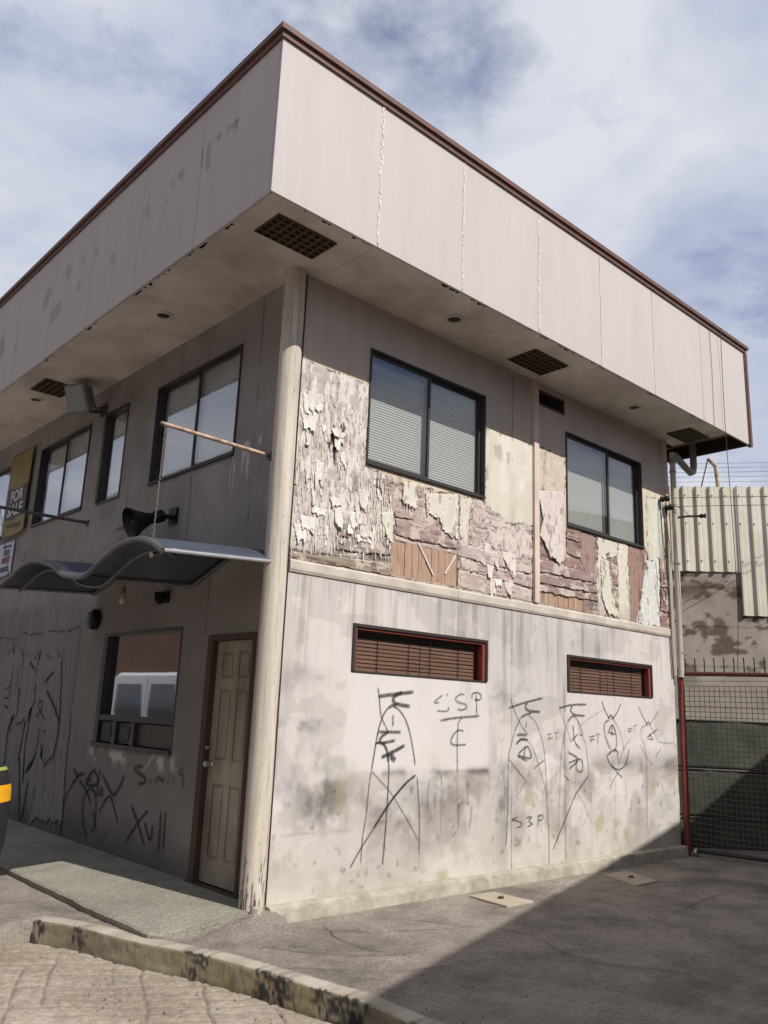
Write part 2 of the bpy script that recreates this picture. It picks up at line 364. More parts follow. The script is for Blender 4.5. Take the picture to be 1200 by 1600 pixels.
# driveway and pavement: relief grid inside the kerb line
def kerb_x(Y):
    ky = np.array([p[1] for p in KALL][::-1]); kx = np.array([p[0] for p in KALL][::-1]); return np.interp(Y, ky, kx)
def drive():
    xs = np.arange(-3.4, 7.2, .03); ys = np.arange(-3.6, 6.0, .03); X, Y = np.meshgrid(xs, ys)
    z = np.full(X.shape, -.118)+(fbm(X*1.2, Y*1.2, 3)-.5)*.014+(fbm(X*9, Y*14, 8)-.5)*.01
    KX = kerb_x(Y); X2 = np.maximum(X, np.where(Y < 1.0, KX+.10, -9))
    z = np.where(Y > .97, z-.18*sstep(-1.3, -2.5, X), z)      # beyond the kerb's end the pavement ramps down to the road
    z = z+.10*sstep(.5, .05, np.hypot((X-.02)*.8, (Y+.03)*1.0))*(Y < .05)*(X < .05)     # ramps up to the doorstep by the column
    z = z-.02*(Y < 0)*sstep(-.6, .6, X)*0
    P3 = np.stack([X2, Y, z], -1); XC = (X[:-1, :-1]+X[1:, 1:])/2; YC = (Y[:-1, :-1]+Y[1:, 1:])/2
    keep = ~((XC > .02) & (YC > .05)) & ~((XC > -.8) & (YC > .06)) & ((XC > kerb_x(YC)+.02) | (YC > 1.0))
    me, used = grid_mesh('driveway', P3, keep)
    o = objm('driveway', me, M_drive, None, True); o['kind'] = 'structure'
drive()
sheet('driveway_apron', [(-.3, -14), (40, -14), (40, -3.55), (-.3, -3.55)], -.126, M_drive)
sheet('yard', [(7.15, -3.56), (40, -3.56), (40, 30), (6.37, 30), (6.37, .04), (7.15, .04)], -.128, M_drive)
sheet('pavement', [(-1.6, 5.95), (-.8, 5.95), (-.8, 40), (-1.6, 40)], -.13, M_pave)

# doorstep slab along the left facade, with a chipped front edge
def slab():
    ys = np.arange(-.03, 9.6, .045); n = len(ys)
    ex = -.905-.03*sstep(0, .8, ys)+(fbm(ys*3, ys*0+2, 4)-.5)*.035+.12*np.clip(1-(ys+.03)/.12, 0, 1)**2; V = []; F_ = []
    for i, y in enumerate(ys):
        s = -.02*max(0, 1-(y+.03)/.3); j = (fbm(np.array([y*11]), np.array([3.]), 6)[0]-.5)*.012
        V += [(ex[i]+.012, y, -.17), (ex[i]+j, y, -.075+s), (ex[i]+.02+j, y, -.06+s), (-.45, y, -.025+s*.6), (.02, y, .010)]
    for i in range(n-1):
        for k in range(4): F_.append((i*5+k, (i+1)*5+k, (i+1)*5+k+1, i*5+k+1))
    V += [(ex[0]+.012, -.03, -.17), (.02, -.03, -.17)]; a = len(V)-2; F_.append((a, 1, 2, 3, 4, a+1))
    o = obj('doorstep_slab', V, F_, M_slab); o['kind'] = 'structure'
slab()

def kerb():
    K0 = KALL[:int(len(KT)+16)]; P = [K0[0]+(K0[0]-K0[2])*.95]+K0
    pts = crom([tuple(p) for p in P], 3); S = [0]
    for i in range(1, len(pts)): S.append(S[-1]+np.linalg.norm(pts[i]-pts[i-1]))
    L_ = S[-1]; ns = int(L_/.012); ss = np.linspace(0, L_, ns); X = np.interp(ss, S, [p[0] for p in pts]); Y = np.interp(ss, S, [p[1] for p in pts])
    tx = np.gradient(X); ty = np.gradient(Y); l = np.hypot(tx, ty); nx, ny = ty/l, -tx/l     # outward, to the road
    sgn = np.sign(nx*(-1)+ny*0); nx *= sgn; ny *= sgn
    prof = [(.02, -.29), (.018, -.26), (.015, -.235), (.012, -.21), (.009, -.185), (.006, -.16), (.003, -.138), (0, -.122), (-.008, -.114), (-.03, -.112), (-.06, -.111), (-.10, -.112), (-.14, -.114), (-.15, -.13)]
    V = np.zeros((len(prof), ns, 3)); C = np.zeros((len(prof), ns, 3)); taper = sstep(0, .14, ss)
    def near(px, py): return ss[np.argmin((X-px)**2+(Y-py)**2)]
    blacks = [(near(-1.32, .98), .10), (near(-1.15, .60), .07), (near(-.79, -.44), .12), (near(-.62, -1.1), .16), (near(-.55, -1.62), .22), (near(-.5, -2.4), .3)]
    for j, (o_, z) in enumerate(prof):
        jit = (fbm(ss*14, ss*0+j*.8, 41, 5)-.5)*.014+(fbm(ss*45, ss*0+j*2.8, 43, 3)-.5)*.008
        V[j, :, 0] = X+nx*(o_+jit)+0; V[j, :, 1] = Y+ny*(o_+jit); V[j, :, 2] = -.29+(z+.29)*(.25+.75*taper)+(fbm(ss*9, ss*0+j*.5, 44)-.5)*.005
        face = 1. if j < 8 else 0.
        base = np.array([172, 162, 148.])*(1-face)+np.array([136, 126, 106.])*face+(fbm(ss*6, ss*0+z*30, 50)[:, None]-.5)*50  # face darker than the top: half shade and mossy dirt in one colour
        f = fbm(ss*18, ss*0+z*55, 60, 5)
        ye = np.array([150, 138, 94.]); my = (sstep(.50, .62, f)*(face*.75+(j in (8, 9))*.35))*sstep(1.0, 2.2, ss)*.9
        c = base*(1-my[:, None])+ye*my[:, None]
        for s0, hw in blacks:
            mb = sstep(hw*1.15, hw*.75, np.abs(ss-s0)+(f-.5)*.12)*sstep(.40, .56, fbm(ss*34, ss*0+z*110, 66, 5))*(1. if j < 9 else .25)
            mb = mb*.85; c = c*(1-mb[:, None])+np.array([46, 45, 46.])*mb[:, None]
        dirt = sstep(-.22, -.3, z+(f-.5)*.05)*.5; c = c*(1-dirt[:, None])+np.array([92, 82, 68.])*dirt[:, None]
        C[j] = c
    me, used = grid_mesh('kerb', V, np.ones((len(prof)-1, ns-1), bool), flip=True)
    setcol(me, linA(C).reshape(-1, 3)[used]); o = objm('kerb', me, mat_attr('kerb_concrete', .9, .5, 120, .2), None, True); o['kind'] = 'structure'
kerb()
# cracks in the concrete
def crack(pts, w, z, name='crack'):
    q = crom(pts, 6); V = []; F_ = []
    for i, p in enumerate(q):
        t = q[min(i+1, len(q)-1)]-q[max(i-1, 0)]; t /= np.linalg.norm(t)+1e-9; n_ = np.array([-t[1], t[0]])
        jit = (random.random()-.5)*.03; ww = w*(.4+random.random())
        for s in (-.5, .5): g = p+n_*(jit+s*ww); V.append((g[0], g[1], z))
    for i in range(len(q)-1): F_.append((2*i, 2*i+1, 2*i+3, 2*i+2))
    o = obj(name, V, F_, mat('crack_dirt', (62, 54, 45), .95, .2, 30, 0)); o['kind'] = 'structure'
crack([(-.95, -.22), (-.6, -.2), (-.3, -.12), (-.1, -.1)], .008, -.03)
crack([(.35, -.35), (.2, -.8), (.35, -1.3)], .006, -.11)
crack([(-.35, -.55), (-.1, -.9), (.2, -1.15), (.5, -1.25)], .006, -.11)
crack([(.15, -.25), (.6, -.7), (1.4, -1.0), (2.2, -1.2)], .005, -.11)

crack([(1.0, -.5), (1.5, -1.3), (1.3, -2.0), (1.7, -2.8)], .006, -.109)
crack([(2.6, -1.0), (3.2, -1.6), (4.4, -1.5), (5.2, -2.1)], .005, -.109)
crack([(-.5, -1.0), (.1, -1.5), (.9, -1.7), (1.4, -2.3)], .005, -.109)
crack([(3.2, -.3), (3.5, -.9), (3.3, -1.5)], .005, -.109)
# ================================================================= BUILDING
LX, SOF, TOP, OV, OVL = 6.374, 5.345, 6.82, .8187, .935
DEP = 9.6; GX = 7.28
B = empty('two_storey_building', (0, 0, 0), 'two storey corner building with wide white fascia and peeling plywood upper wall', 'building')
WR = {'ua': (.844, 2.527, 3.726, 4.896), 'ub': (4.007, 5.71, 3.70, 4.88), 'la': (.786, 2.598, 1.814, 2.239), 'lb': (3.98, 5.798, 1.785, 2.20)}
WL = {'A': (.938, 2.662, 3.80, 4.947), 'Bn': (3.41, 4.038, 3.79, 4.97), 'C': (4.476, 6.178, 3.81, 4.96), 'D': (7.4, 9.1, 3.81, 4.96), 'low': (1.598, 3.34, 1.01, 2.207), 'door': (.324, 1.098, .012, 2.1)}
SL = [[(1.239,3.095),(2.125,3.092),(2.135,2.733),(1.259,2.705)],[(3.425,2.833),(4.633,2.838),(4.628,2.685),(3.423,2.655)]]
def bbox(p): xs = [q[0] for q in p]; zs = [q[1] for q in p]; return (round(min(xs), 3), round(max(xs), 3), round(min(zs), 3), round(max(zs), 3))
SLB = [(1.215, 2.135, 2.74, 3.07), (3.46, 4.33, 2.735, 2.93)]

def lower_fn(X, Z):
    c = np.zeros(X.shape+(3,)); c[:] = (197, 191, 187)
    big = fbm(X*.9, Z*.9, 3, 5); c += (big[..., None]-.5)*np.array([34, 32, 30])
    # repainted rectangle below the first window, smoother and paler; rough grey render below it
    w = (fbm(X*5, Z*5, 11)-.5)*.05
    rect = sstep(.74, .78, X+w)*sstep(2.66, 2.62, X+w)*sstep(.955, .985, Z+w*.7)*sstep(1.83, 1.80, Z)
    rect2 = sstep(3.93, 3.97, X+w)*sstep(5.86, 5.82, X+w)*sstep(1.0, 1.04, Z+w*.8)*sstep(1.82, 1.79, Z)*.85
    rough = fbm(X*3.2, Z*2.4, 17, 5)
    lowz = sstep(1.02, .9, Z+(fbm(X*2, Z*2, 5)-.5)*.5)
    rp = lowz*sstep(.42, .62, rough)
    c = c*(1-rp[..., None]*.55)+np.array([150, 142, 134])*rp[..., None]*.55
    c = c*(1-rect[..., None])+(np.array([207, 201, 198])+(fbm(X*3, Z*3, 8)[..., None]-.5)*14)*rect[..., None]
    c = c*(1-rect2[..., None])+(np.array([204, 194, 194])+(fbm(X*3, Z*3, 9)[..., None]-.5)*16)*rect2[..., None]
    bl = sstep(.53, .58, fbm(X*2.2, Z*4.2, 61, 7))*(1-rect)*(1-rect2); c -= bl[..., None]*np.array([12, 12, 12])
    bl2 = sstep(.55, .6, fbm(X*2.3+9, Z*2.6, 63, 6))*(1-rect)*sstep(2.2, 1.0, Z); c += bl2[..., None]*np.array([8, 8, 9])
    band = np.exp(-((Z-.955+w)/.035)**2)*sstep(.74, .8, X)*sstep(2.7, 2.6, X)*sstep(.35, .6, fbm(X*2.4, Z*0+3, 6)); c -= band[..., None]*np.array([62, 62, 60])
    b2 = np.exp(-((Z-1.02+w)/.1)**2)*sstep(4.3, 4.7, X)*.6; c -= b2[..., None]*np.array([44, 44, 42])
    # grey-mauve weather patches left of the rectangle and along the posts
    for x0, z0, sx, sz, a in [(.25, 1.35, .3, .05, 45), (.35, 1.0, .35, .25, 40), (.55, .72, .22, .2, 50), (2.82, .95, .13, .8, 46), (2.86, .4, .16, .35, 42), (.2, 1.75, .3, .12, 18), (3.95, 1.1, .05, 1.0, 30), (1.6, .62, .5, .16, 26), (5.6, 1.0, .5, .12, 26), (2.0, .75, .4, .12, 30)]:
        g = np.exp(-((X-x0+(rough-.5)*.25)/sx)**2-((Z-z0+(rough-.5)*.25)/sz)**2)*sstep(.3, .6, fbm(X*6, Z*4, 23)); c -= g[..., None]*np.array([a, a*.98, a*.95])
    # drips from the ledge
    st = fbm(X*17, Z*.9, 31, 5); st2 = fbm(X*60, Z*1.4, 35, 3)
    dr = sstep(.52, .72, st)*sstep(1.5, 2.62, Z+(vnoise(X*9, X*0, 3)-.5)*.7); c -= dr[..., None]*np.array([26, 27, 28])
    dr2 = sstep(.6, .75, st2)*sstep(1.9, 2.62, Z+(vnoise(X*22, X*0, 7)-.5)*.6); c -= dr2[..., None]*np.array([20, 20, 20])
    all_st = sstep(.55, .8, fbm(X*18, Z*.7, 91, 4))*.5*(1-rect); c -= all_st[..., None]*np.array([11, 11, 10])
    # moss and damp yellow at the foot
    mo = sstep(.75, .05, Z+(rough-.5)*.7)*.5; c = c*(1-mo[..., None])+np.array([186, 181, 166])*mo[..., None]
    gm = sstep(.6, .8, fbm(X*4, Z*3, 57, 5))*sstep(1.3, .6, Z)*.6; c = c*(1-gm[..., None])+np.array([150, 148, 112])*gm[..., None]
    dk = sstep(.70, .8, fbm(X*14, Z*11, 77, 4))*sstep(1.1, .8, Z)*(1-rect)*.55; c -= dk[..., None]*60
    pj = np.exp(-((X-3.0)/.006)**2)+np.exp(-((X-3.92)/.008)**2)+.7*np.exp(-((Z-.5+w*.2)/.006)**2)*sstep(1, .7, X); c -= np.clip(pj, 0, 1)[..., None]*50*sstep(.3, .6, st)[..., None]
    d = (fbm(X*3, Z*3, 2)-.5)*.004-.002*rp+.0015*rect-.001*(rough-.5)*lowz
    return c, d

PATCHES = [((204,196,188),.0,.02,1,[(.001,4.508),(.87,4.519),(.822,3.688),(1.182,3.676),(1.233,2.672),(.025,2.684),(.002,4.144)]),((150,138,128),-.006,.03,2,[(.543,3.087),(.883,3.129),(1.246,3.145),(1.261,2.842),(.831,2.838),(.527,2.843)]),((150,138,124),-.006,.01,2,[(.029,2.788),(1.233,2.851),(1.241,2.689),(.037,2.691)]),((176,158,150),-.006,.02,2,[(.963,3.608),(1.222,3.636),(2.14,3.683),(2.165,2.726),(1.259,2.705),(1.226,3.352),(1.047,3.401)]),((184,170,164),-.005,.02,2,[(2.084,3.685),(2.534,3.715),(3.36,3.636),(3.372,2.681),(2.14,2.696)]),((204,198,184),.003,.02,3,[(2.521,4.533),(3.382,4.529),(3.377,3.594),(2.887,3.549),(2.551,3.676)]),((204,190,182),.002,.06,0,[(2.57,3.448),(3.359,3.525),(3.358,3.195),(2.987,3.203),(2.62,3.207)]),((200,180,173),.001,.04,0,[(2.321,3.651),(2.582,3.682),(2.569,3.49),(2.355,3.461)]),((206,195,180),.003,.05,0,[(2.133,2.93),(2.624,2.94),(2.892,2.874),(3.322,2.835),(3.321,2.686),(2.139,2.706)]),((204,192,184),.003,.03,0,[(2.653,3.027),(3.204,3.032),(3.17,2.964),(2.654,2.961)]),((206,197,182),.004,.03,0,[(2.128,3.673),(2.32,3.692),(2.286,3.214),(2.304,3.096),(2.191,2.919),(2.154,3.232)]),((196,184,168),.002,.02,0,[(3.436,4.542),(4.006,4.563),(3.997,4.106),(3.432,4.022)]),((148,128,122),-.006,.02,2,[(3.415,4.018),(3.595,4.021),(3.64,3.26),(3.98,3.312),(4.654,3.608),(5.749,3.712),(6.096,3.48),(6.403,3.551),(6.33,2.657),(3.406,2.653)]),((150,126,120),-.006,.02,2,[(3.988,3.682),(4.7,3.712),(4.638,3.176),(3.978,3.198)]),((156,130,122),.002,.02,0,[(4.292,3.689),(4.582,3.68),(4.574,3.097),(4.315,3.132),(4.282,3.359)]),((152,124,115),.001,.01,0,[(5.284,3.687),(5.773,3.716),(5.643,3.163),(5.498,2.678),(5.296,2.67)]),((206,199,186),.004,.05,0,[(4.594,3.67),(5.084,3.679),(5.028,3.424),(4.879,3.45),(4.689,3.421),(4.632,3.556)]),((204,198,184),.004,.03,1,[(4.649,3.463),(4.878,3.426),(4.926,3.072),(5.101,2.699),(4.64,2.686),(4.616,3.126)]),((208,202,188),.005,.02,0,[(5.093,3.68),(5.33,3.69),(5.332,2.686),(5.071,2.695)]),((200,197,182),.004,.02,3,[(5.82,4.434),(6.375,4.465),(6.232,3.631),(5.811,3.567)]),((207,205,200),.007,.03,0,[(5.812,3.593),(6.096,3.61),(6.046,2.676),(5.466,2.675),(5.633,3.162)]),((84,72,66),-.008,.012,0,[(.439,4.013),(.495,3.856),(.563,3.848),(.494,3.758),(.474,3.608),(.442,3.751),(.355,3.832),(.414,3.835)]),((90,80,74),-.008,.012,0,[(.536,4.027),(.58,4.064),(.576,3.889),(.552,3.907)])]
def upper_fn(X, Z):
    c = np.zeros(X.shape+(3,)); d = np.zeros(X.shape)
    c[:] = (204, 190, 170); big = fbm(X*1.1, Z*1.1, 3, 5); c += (big[..., None]-.5)*np.array([30, 30, 28])
    st = fbm(X*14, Z*1.2, 5, 4); c -= sstep(.5, .75, st)[..., None]*np.array([26, 28, 30])
    up = sstep(4.5, 4.7, Z); c = c*(1-up[..., None]*.75)+(np.array([188, 177, 173])+(big[..., None]-.5)*24)*up[..., None]*.75  # zone under the eave: its shade put into the colour, greyer and cooler
    j1 = (fbm(X*16, Z*9, 101, 5)-.5); j2 = (fbm(X*9, Z*16, 102, 5)-.5); grain = fbm(X*2.5, Z*75, 103, 4); gr2 = fbm(X*5, Z*30, 104, 4)
    crk = fbm(X*46, Z*9, 105, 5); fl = fbm(X*26, Z*6.5, 106, 5); fine = fbm(X*70, Z*40, 107, 3)
    for rgb, h, jag, mode, poly in PATCHES:
        mk = inpoly(X+j1*jag*4, Z+j2*jag*4, poly)
        if not mk.any(): continue
        base = np.array(rgb, float)+np.zeros(X.shape+(3,))
        hh = np.full(X.shape, h)
        if mode == 1:      # crackled, flaking paint over grey ply
            lowp = sstep(4.5, 2.9, Z)
            a = sstep(.53, .58, fl+.07*lowp); wood = np.array([182, 171, 165.])+(gr2[..., None]-.5)*40
            base = np.array([210, 202, 194.])*(1-a[..., None])+wood*a[..., None]; base += (fine[..., None]-.5)*26
            ed = np.exp(-((fl+.07*lowp-.545)/.012)**2); base -= ed[..., None]*np.array([24, 25, 25])
            cr_ = sstep(.62, .68, crk); base -= cr_[..., None]*np.array([40, 40, 39])
            hh = .002*(1-a)-.002*cr_+(fl-.5)*.003
        elif mode == 2:    # bare weathered ply, grain along the facade
            base += (grain[..., None]-.5)*np.array([62, 58, 54])+(gr2[..., None]-.5)*np.array([40, 36, 36])
            rs = sstep(.56, .64, fbm(X*11, Z*6, 120, 5)); base = base*(1-rs[..., None]*.75)+np.array([204, 190, 178])*rs[..., None]*.75
            kk = sstep(.64, .68, fbm(X*6, Z*60, 121, 4)); base -= kk[..., None]*50
            hh = h+.006*rs-.003*kk+(gr2-.5)*.006
        elif mode == 3:    # older thick paint with stains
            base += (fbm(X*6, Z*3, 130, 5)[..., None]-.5)*np.array([46, 44, 52]); s3 = sstep(.6, .74, fbm(X*7, Z*3.5, 131, 5)); base -= s3[..., None]*np.array([34, 34, 36]); hh = h-.003*s3
        else:
            base += (fine[..., None]-.5)*24+(gr2[..., None]-.5)*18; s4 = sstep(.64, .7, fl); base -= s4[..., None]*np.array([36, 38, 36]); hh = h+(fl-.5)*.012
        c = np.where(mk[..., None], base, c); d = np.where(mk, hh, d)
        e = mk.astype(float); gz = np.zeros_like(e); gz[1:-1, 1:-1] = np.abs(e[2:, 1:-1]-e[:-2, 1:-1])+np.abs(e[1:-1, 2:]-e[1:-1, :-2])
        lip = (gz > 0) & (vnoise(X*20, Z*20, 140) > .45) & (fine > .42); c = np.where(lip[..., None], c*.62, c)
    sm = sstep(2.95, 2.66, Z+(fl-.5)*.25)*.35; c = c*(1-sm[..., None])+np.array([128, 116, 100])*sm[..., None]
    # sheet joints of the plywood
    for xj, z0, z1 in [(3.0, 4.5, 5.3), (1.0, 2.7, 3.7), (2.14, 2.7, 3.55)]:
        e = np.exp(-((X-xj+j1*.02)/.008)**2)*(Z > z0)*(Z < z1); c -= e[..., None]*55; d -= e*.004
    return c, d

def left_fn(Y, Z):
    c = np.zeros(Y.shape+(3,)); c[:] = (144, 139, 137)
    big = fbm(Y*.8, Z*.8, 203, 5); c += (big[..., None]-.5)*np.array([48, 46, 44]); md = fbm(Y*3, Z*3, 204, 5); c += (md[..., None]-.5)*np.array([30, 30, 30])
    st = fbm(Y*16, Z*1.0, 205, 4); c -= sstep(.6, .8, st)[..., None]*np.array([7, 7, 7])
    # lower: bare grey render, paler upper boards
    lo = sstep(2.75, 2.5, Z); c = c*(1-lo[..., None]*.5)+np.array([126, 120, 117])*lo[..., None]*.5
    # paler veneer board left of the masonry
    ven = sstep(3.95, 4.03, Y+.06*(Z-1)*0)*lo; vg = fbm(Y*30, Z*1.1, 210, 5)
    c = c*(1-ven[..., None])+(np.array([130, 127, 130])+(vg[..., None]-.5)*50)*ven[..., None]
    sc = sstep(.66, .72, fbm(Y*26, Z*2.2, 214, 5))*sstep(3.0, 3.8, Z)*(Z < 3.9)*(Y < 1.0); c += sc[..., None]*46
    # chipped paint under the service window
    ch = sstep(.5, .58, fbm(Y*9, Z*7, 216, 5))*np.exp(-((Z-.93)/.07)**2)*sstep(1.4, 1.6, Y)*sstep(3.5, 3.3, Y); c += ch[..., None]*60
    gn = sstep(.6, .75, fbm(Y*2, Z*2, 218, 4))*.3; c = c*(1-gn[..., None])+np.array([132, 134, 112])*gn[..., None]
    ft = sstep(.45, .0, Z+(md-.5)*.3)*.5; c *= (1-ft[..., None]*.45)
    d = (fbm(Y*4, Z*4, 220)-.5)*.005
    for yj, z0, z1 in [(4.03, 0, 2.66), (.62, 2.62, 5.3), (1.18, 2.1, 2.66), (3.2, 3.0, 3.79), (4.26, 2.8, 3.6), (6.3, 2.6, 5.3), (.19, 2.6, 5.4), (1.72, 2.7, 3.75)]:
        e = np.exp(-((Y-yj+(md-.5)*.05)/.009)**2)*(Z > z0)*(Z < z1)*sstep(.3, .55, fbm(Y*2, Z*3, 233)); c -= e[..., None]*60; d -= e*.005
    for zj, y0, y1 in [(3.42, 2.7, 3.4), (2.28, 4.0, 8)]:
        e = np.exp(-((Z-zj+(md-.5)*.16)/.01)**2)*(Y > y0)*(Y < y1)*(st > .4); c -= e[..., None]*70
    if True:
        for pts in LCRACK:
            q = np.array(crom(pts, 10)); dist = np.full(Y.shape, 9.)
            for k in range(len(q)-1):
                a, b_ = q[k], q[k+1]; ab = b_-a; t = np.clip(((Y-a[0])*ab[0]+(Z-a[1])*ab[1])/(ab@ab+1e-9), 0, 1)
                dist = np.minimum(dist, np.hypot(Y-a[0]-ab[0]*t, Z-a[1]-ab[1]*t))
            e = sstep(.034, .01, dist+(md-.5)*.05)*sstep(.3, .5, fbm(Y*5, Z*2, 231)); c = c*(1-e[..., None])+np.array([40, 34, 34])*e[..., None]; d -= e*.012
    return np.clip(c, 20, 235), d
LCRACK = [[(6.244,2.243),(6.194,1.918)],[(5.224,2.055),(5.257,1.754),(5.274,1.471),(5.28,1.162),(5.312,.87),(5.22,.476)],[(5.859,1.324),(5.924,1.047)],[(5.415,1.186),(5.456,.862),(5.482,.714)],[(4.936,1.103),(4.944,.806),(5.164,.594)],[(4.76,1.152),(4.74,.832),(4.708,.587)],[(5.052,.463),(5.101,.071)],[(4.799,.416),(4.779,.107)],[(5.44,.717),(5.168,.036)]]

hR = [WR['ua'], WR['ub']]+SLB
grid_wall('upper_wall', 'R', 0.02, LX, 2.66, SOF+.03, .0115, hR+[(3.451, 3.985, 5.08, 5.265)], upper_fn, M_peel, B, 'cream painted plywood wall, peeling in sheets and strips')
grid_wall('lower_wall', 'R', 0.02, LX, -.02, 2.66, .0135, [WR['la'], WR['lb']], lower_fn, M_wall, B, 'stained pale concrete wall with black spray paint')
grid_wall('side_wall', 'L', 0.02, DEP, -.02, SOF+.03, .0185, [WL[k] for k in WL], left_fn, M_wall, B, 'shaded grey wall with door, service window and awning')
MB().box((LX, 0.0, -.1), (LX-.02, DEP, SOF)).build('end_wall', M_conc, B)
MB().box((0, DEP, -.1), (LX, DEP+.15, SOF)).build('rear_wall', M_conc, B)
MB().box((.12, .15, -.02), (LX-.03, DEP, .0)).build('ground_floor', M_dark, B)
MB().box((.12, .15, 2.62), (LX-.03, DEP, 2.7)).build('upper_floor', M_dark, B)
MB().box((-OVL+.04, -OV+.04, SOF+.62), (GX-.04, DEP+.8, SOF+.7)).build('roof_deck', M_dark, B)
# inner linings so rooms read as dark
MB().box((.3, .35, .0), (LX-.1, .37, 1.7)).build('inner_partition', M_dark, B)

# ledge band between the storeys, in three cast lengths
led = mat('ledge_concrete', (196, 187, 176), .9, .2, 3, .3, 60, dirt=(168, 158, 146))
for a, b in ((.05, 2.13), (2.135, 4.30), (4.305, LX)):
    mb = MB().prism([(a, .01, 2.715), (a, -.014, 2.705), (a, -.022, 2.69), (a, -.022, 2.625), (a, -.012, 2.60), (a, .01, 2.595)], (b-a, 0, 0)); mb.build('ledge', led, B)
# plinth kerb along the foot of the wall
def plinth():
    xs = np.arange(.03, LX+.01, .03); V = []; F_ = []; pr = [(0, .008), (.06, .003), (.088, -.004), (.094, -.03), (.10, -.14)]
    for i, x in enumerate(xs):
        e = (fbm(np.array([x*6]), np.array([0.]), 81)[0]-.5)*.016
        for k, (o_, z) in enumerate(pr):
            n_ = (fbm(np.array([x*15]), np.array([k*1.3]), 83)[0]-.5)*.018; V.append((x, -(o_+(e+n_)*(k > 0)), z+(n_*.6 if k < 4 else 0)))
    n = len(pr)
    for i in range(len(xs)-1):
        for k in range(n-1): F_.append((i*n+k, (i+1)*n+k, (i+1)*n+k+1, i*n+k+1))
    F_.append(tuple(range(n))); me = obj('plinth', V, F_, mat('plinth_concrete', (172, 165, 152), .92, .25, 5, .5, 60, dirt=(142, 134, 118)), B)
plinth()
# column: round, worn at the foot
def column():
    th = np.linspace(0, 2*math.pi, 61); zs = np.arange(-.02, SOF+.04, .02); T, Z = np.meshgrid(th, zs); Tc = np.cos(T)*2; Ts = np.sin(T)*2
    n1 = (fbm(Tc*1.3+9, Z*1.6+Ts, 901)+fbm(Ts*1.3+5, Z*1.6+Tc, 902))/2; n2 = fbm(Tc*9+50, Z*2+Ts*9, 903, 4)
    r = .098+(n1-.5)*.006; c = np.array([198, 189, 175.])+(n1[..., None]-.5)*60-sstep(.58, .75, n2)[..., None]*26
    n3 = fbm(Tc*8+20, Z*9+Ts*8, 905, 5); ft = sstep(.64, .70, n3+.12*sstep(.4, .0, Z)-.04)*sstep(.6, .1, Z); c = c*(1-ft[..., None])+np.array([78, 68, 58])*ft[..., None]
    sp = sstep(.76, .8, fbm(Tc*14+70, Z*12+Ts*14, 907, 4)); c -= sp[..., None]*40
    me, u_ = grid_mesh('corner_column', np.stack([-.058+r*np.cos(T), .04+r*np.sin(T), Z], -1), np.ones((len(zs)-1, 60), bool)); setcol(me, linA(c).reshape(-1, 3)[u_])
    objm('corner_column', me, M_wall, B, True, 'round cream painted corner column')
column()
MB().box((.028, -.012, .0), (.042, .0, SOF)).build('column_joint', mat('joint_shadow_gap', (52, 46, 42), .9, .2, 10, 0), B)

# fascia: panels hung on a dark backing
fb = MB().box((-OVL+.03, -OV+.03, SOF+.02), (GX-.03, -OV+.06, TOP-.06)).box((-OVL+.03, -OV+.06, SOF+.02), (-OVL+.06, DEP+.8, TOP-.06)).box((GX-.06, -OV+.06, SOF+.02), (GX-.03, DEP+.8, TOP-.06)).build('fascia', M_dark, B, label='wide white boxed fascia round the flat roof')
jr = [-OVL, .168, 1.24, 2.42, 3.56, 4.71, 5.93, GX-.03]
for i in range(len(jr)-1):
    a, b = jr[i], jr[i+1]
    MB().box((a+(.0 if i == 0 else .0035), -OV, SOF+random.uniform(-.004, .004)), (b-.0035, -OV+.028, TOP-.06)).build('fascia_panel', M_fascia, fb)
jl = [-OV+.03, .366, 1.526, 2.66, 3.784, 4.95, 6.1, 7.25, 8.4, DEP+.8]
for i in range(len(jl)-1):
    a, b = jl[i], jl[i+1]
    MB().box((-OVL, a+.0035, SOF+random.uniform(-.006, .004)), (-OVL+.028, b-.0035, TOP-.06)).build('fascia_panel', M_fascia, fb)
MB().box((GX-.029, -OV+.03, SOF), (GX, DEP+.8, TOP-.06)).build('fascia_panel', M_fascia, fb)
# ragged putty and flaked paint along the joints
def putty(x, wid, dens, seed):
    rng = random.Random(seed); mb = MB(); z = SOF+.03
    while z < TOP-.1:
        h = rng.uniform(.012, .06)
        if rng.random() < dens:
            w0 = wid*rng.uniform(.3, 1.); o_ = rng.uniform(-.4, .4)*wid; pts = []
            n = 7
            for k in range(n):
                a = 2*math.pi*k/n; rr = rng.uniform(.55, 1.1); pts.append((x+o_+math.cos(a)*w0*rr, -OV-.0005, z+h/2+math.sin(a)*h*.62*rr))
            mb.prism(pts[::-1], (0, -rng.uniform(.002, .006), 0))
        z += h*.8
    mb.build('joint_filler', M_putty, fb, kind='stuff')
for x, w_, dn, s_ in ((.168, .022, 1, 1), (1.24, .018, 1, 2), (2.42, .022, 1, 3), (3.56, .009, .4, 4), (4.71, .009, .35, 5), (5.93, .008, .3, 6)): putty(x, w_, dn, s_)
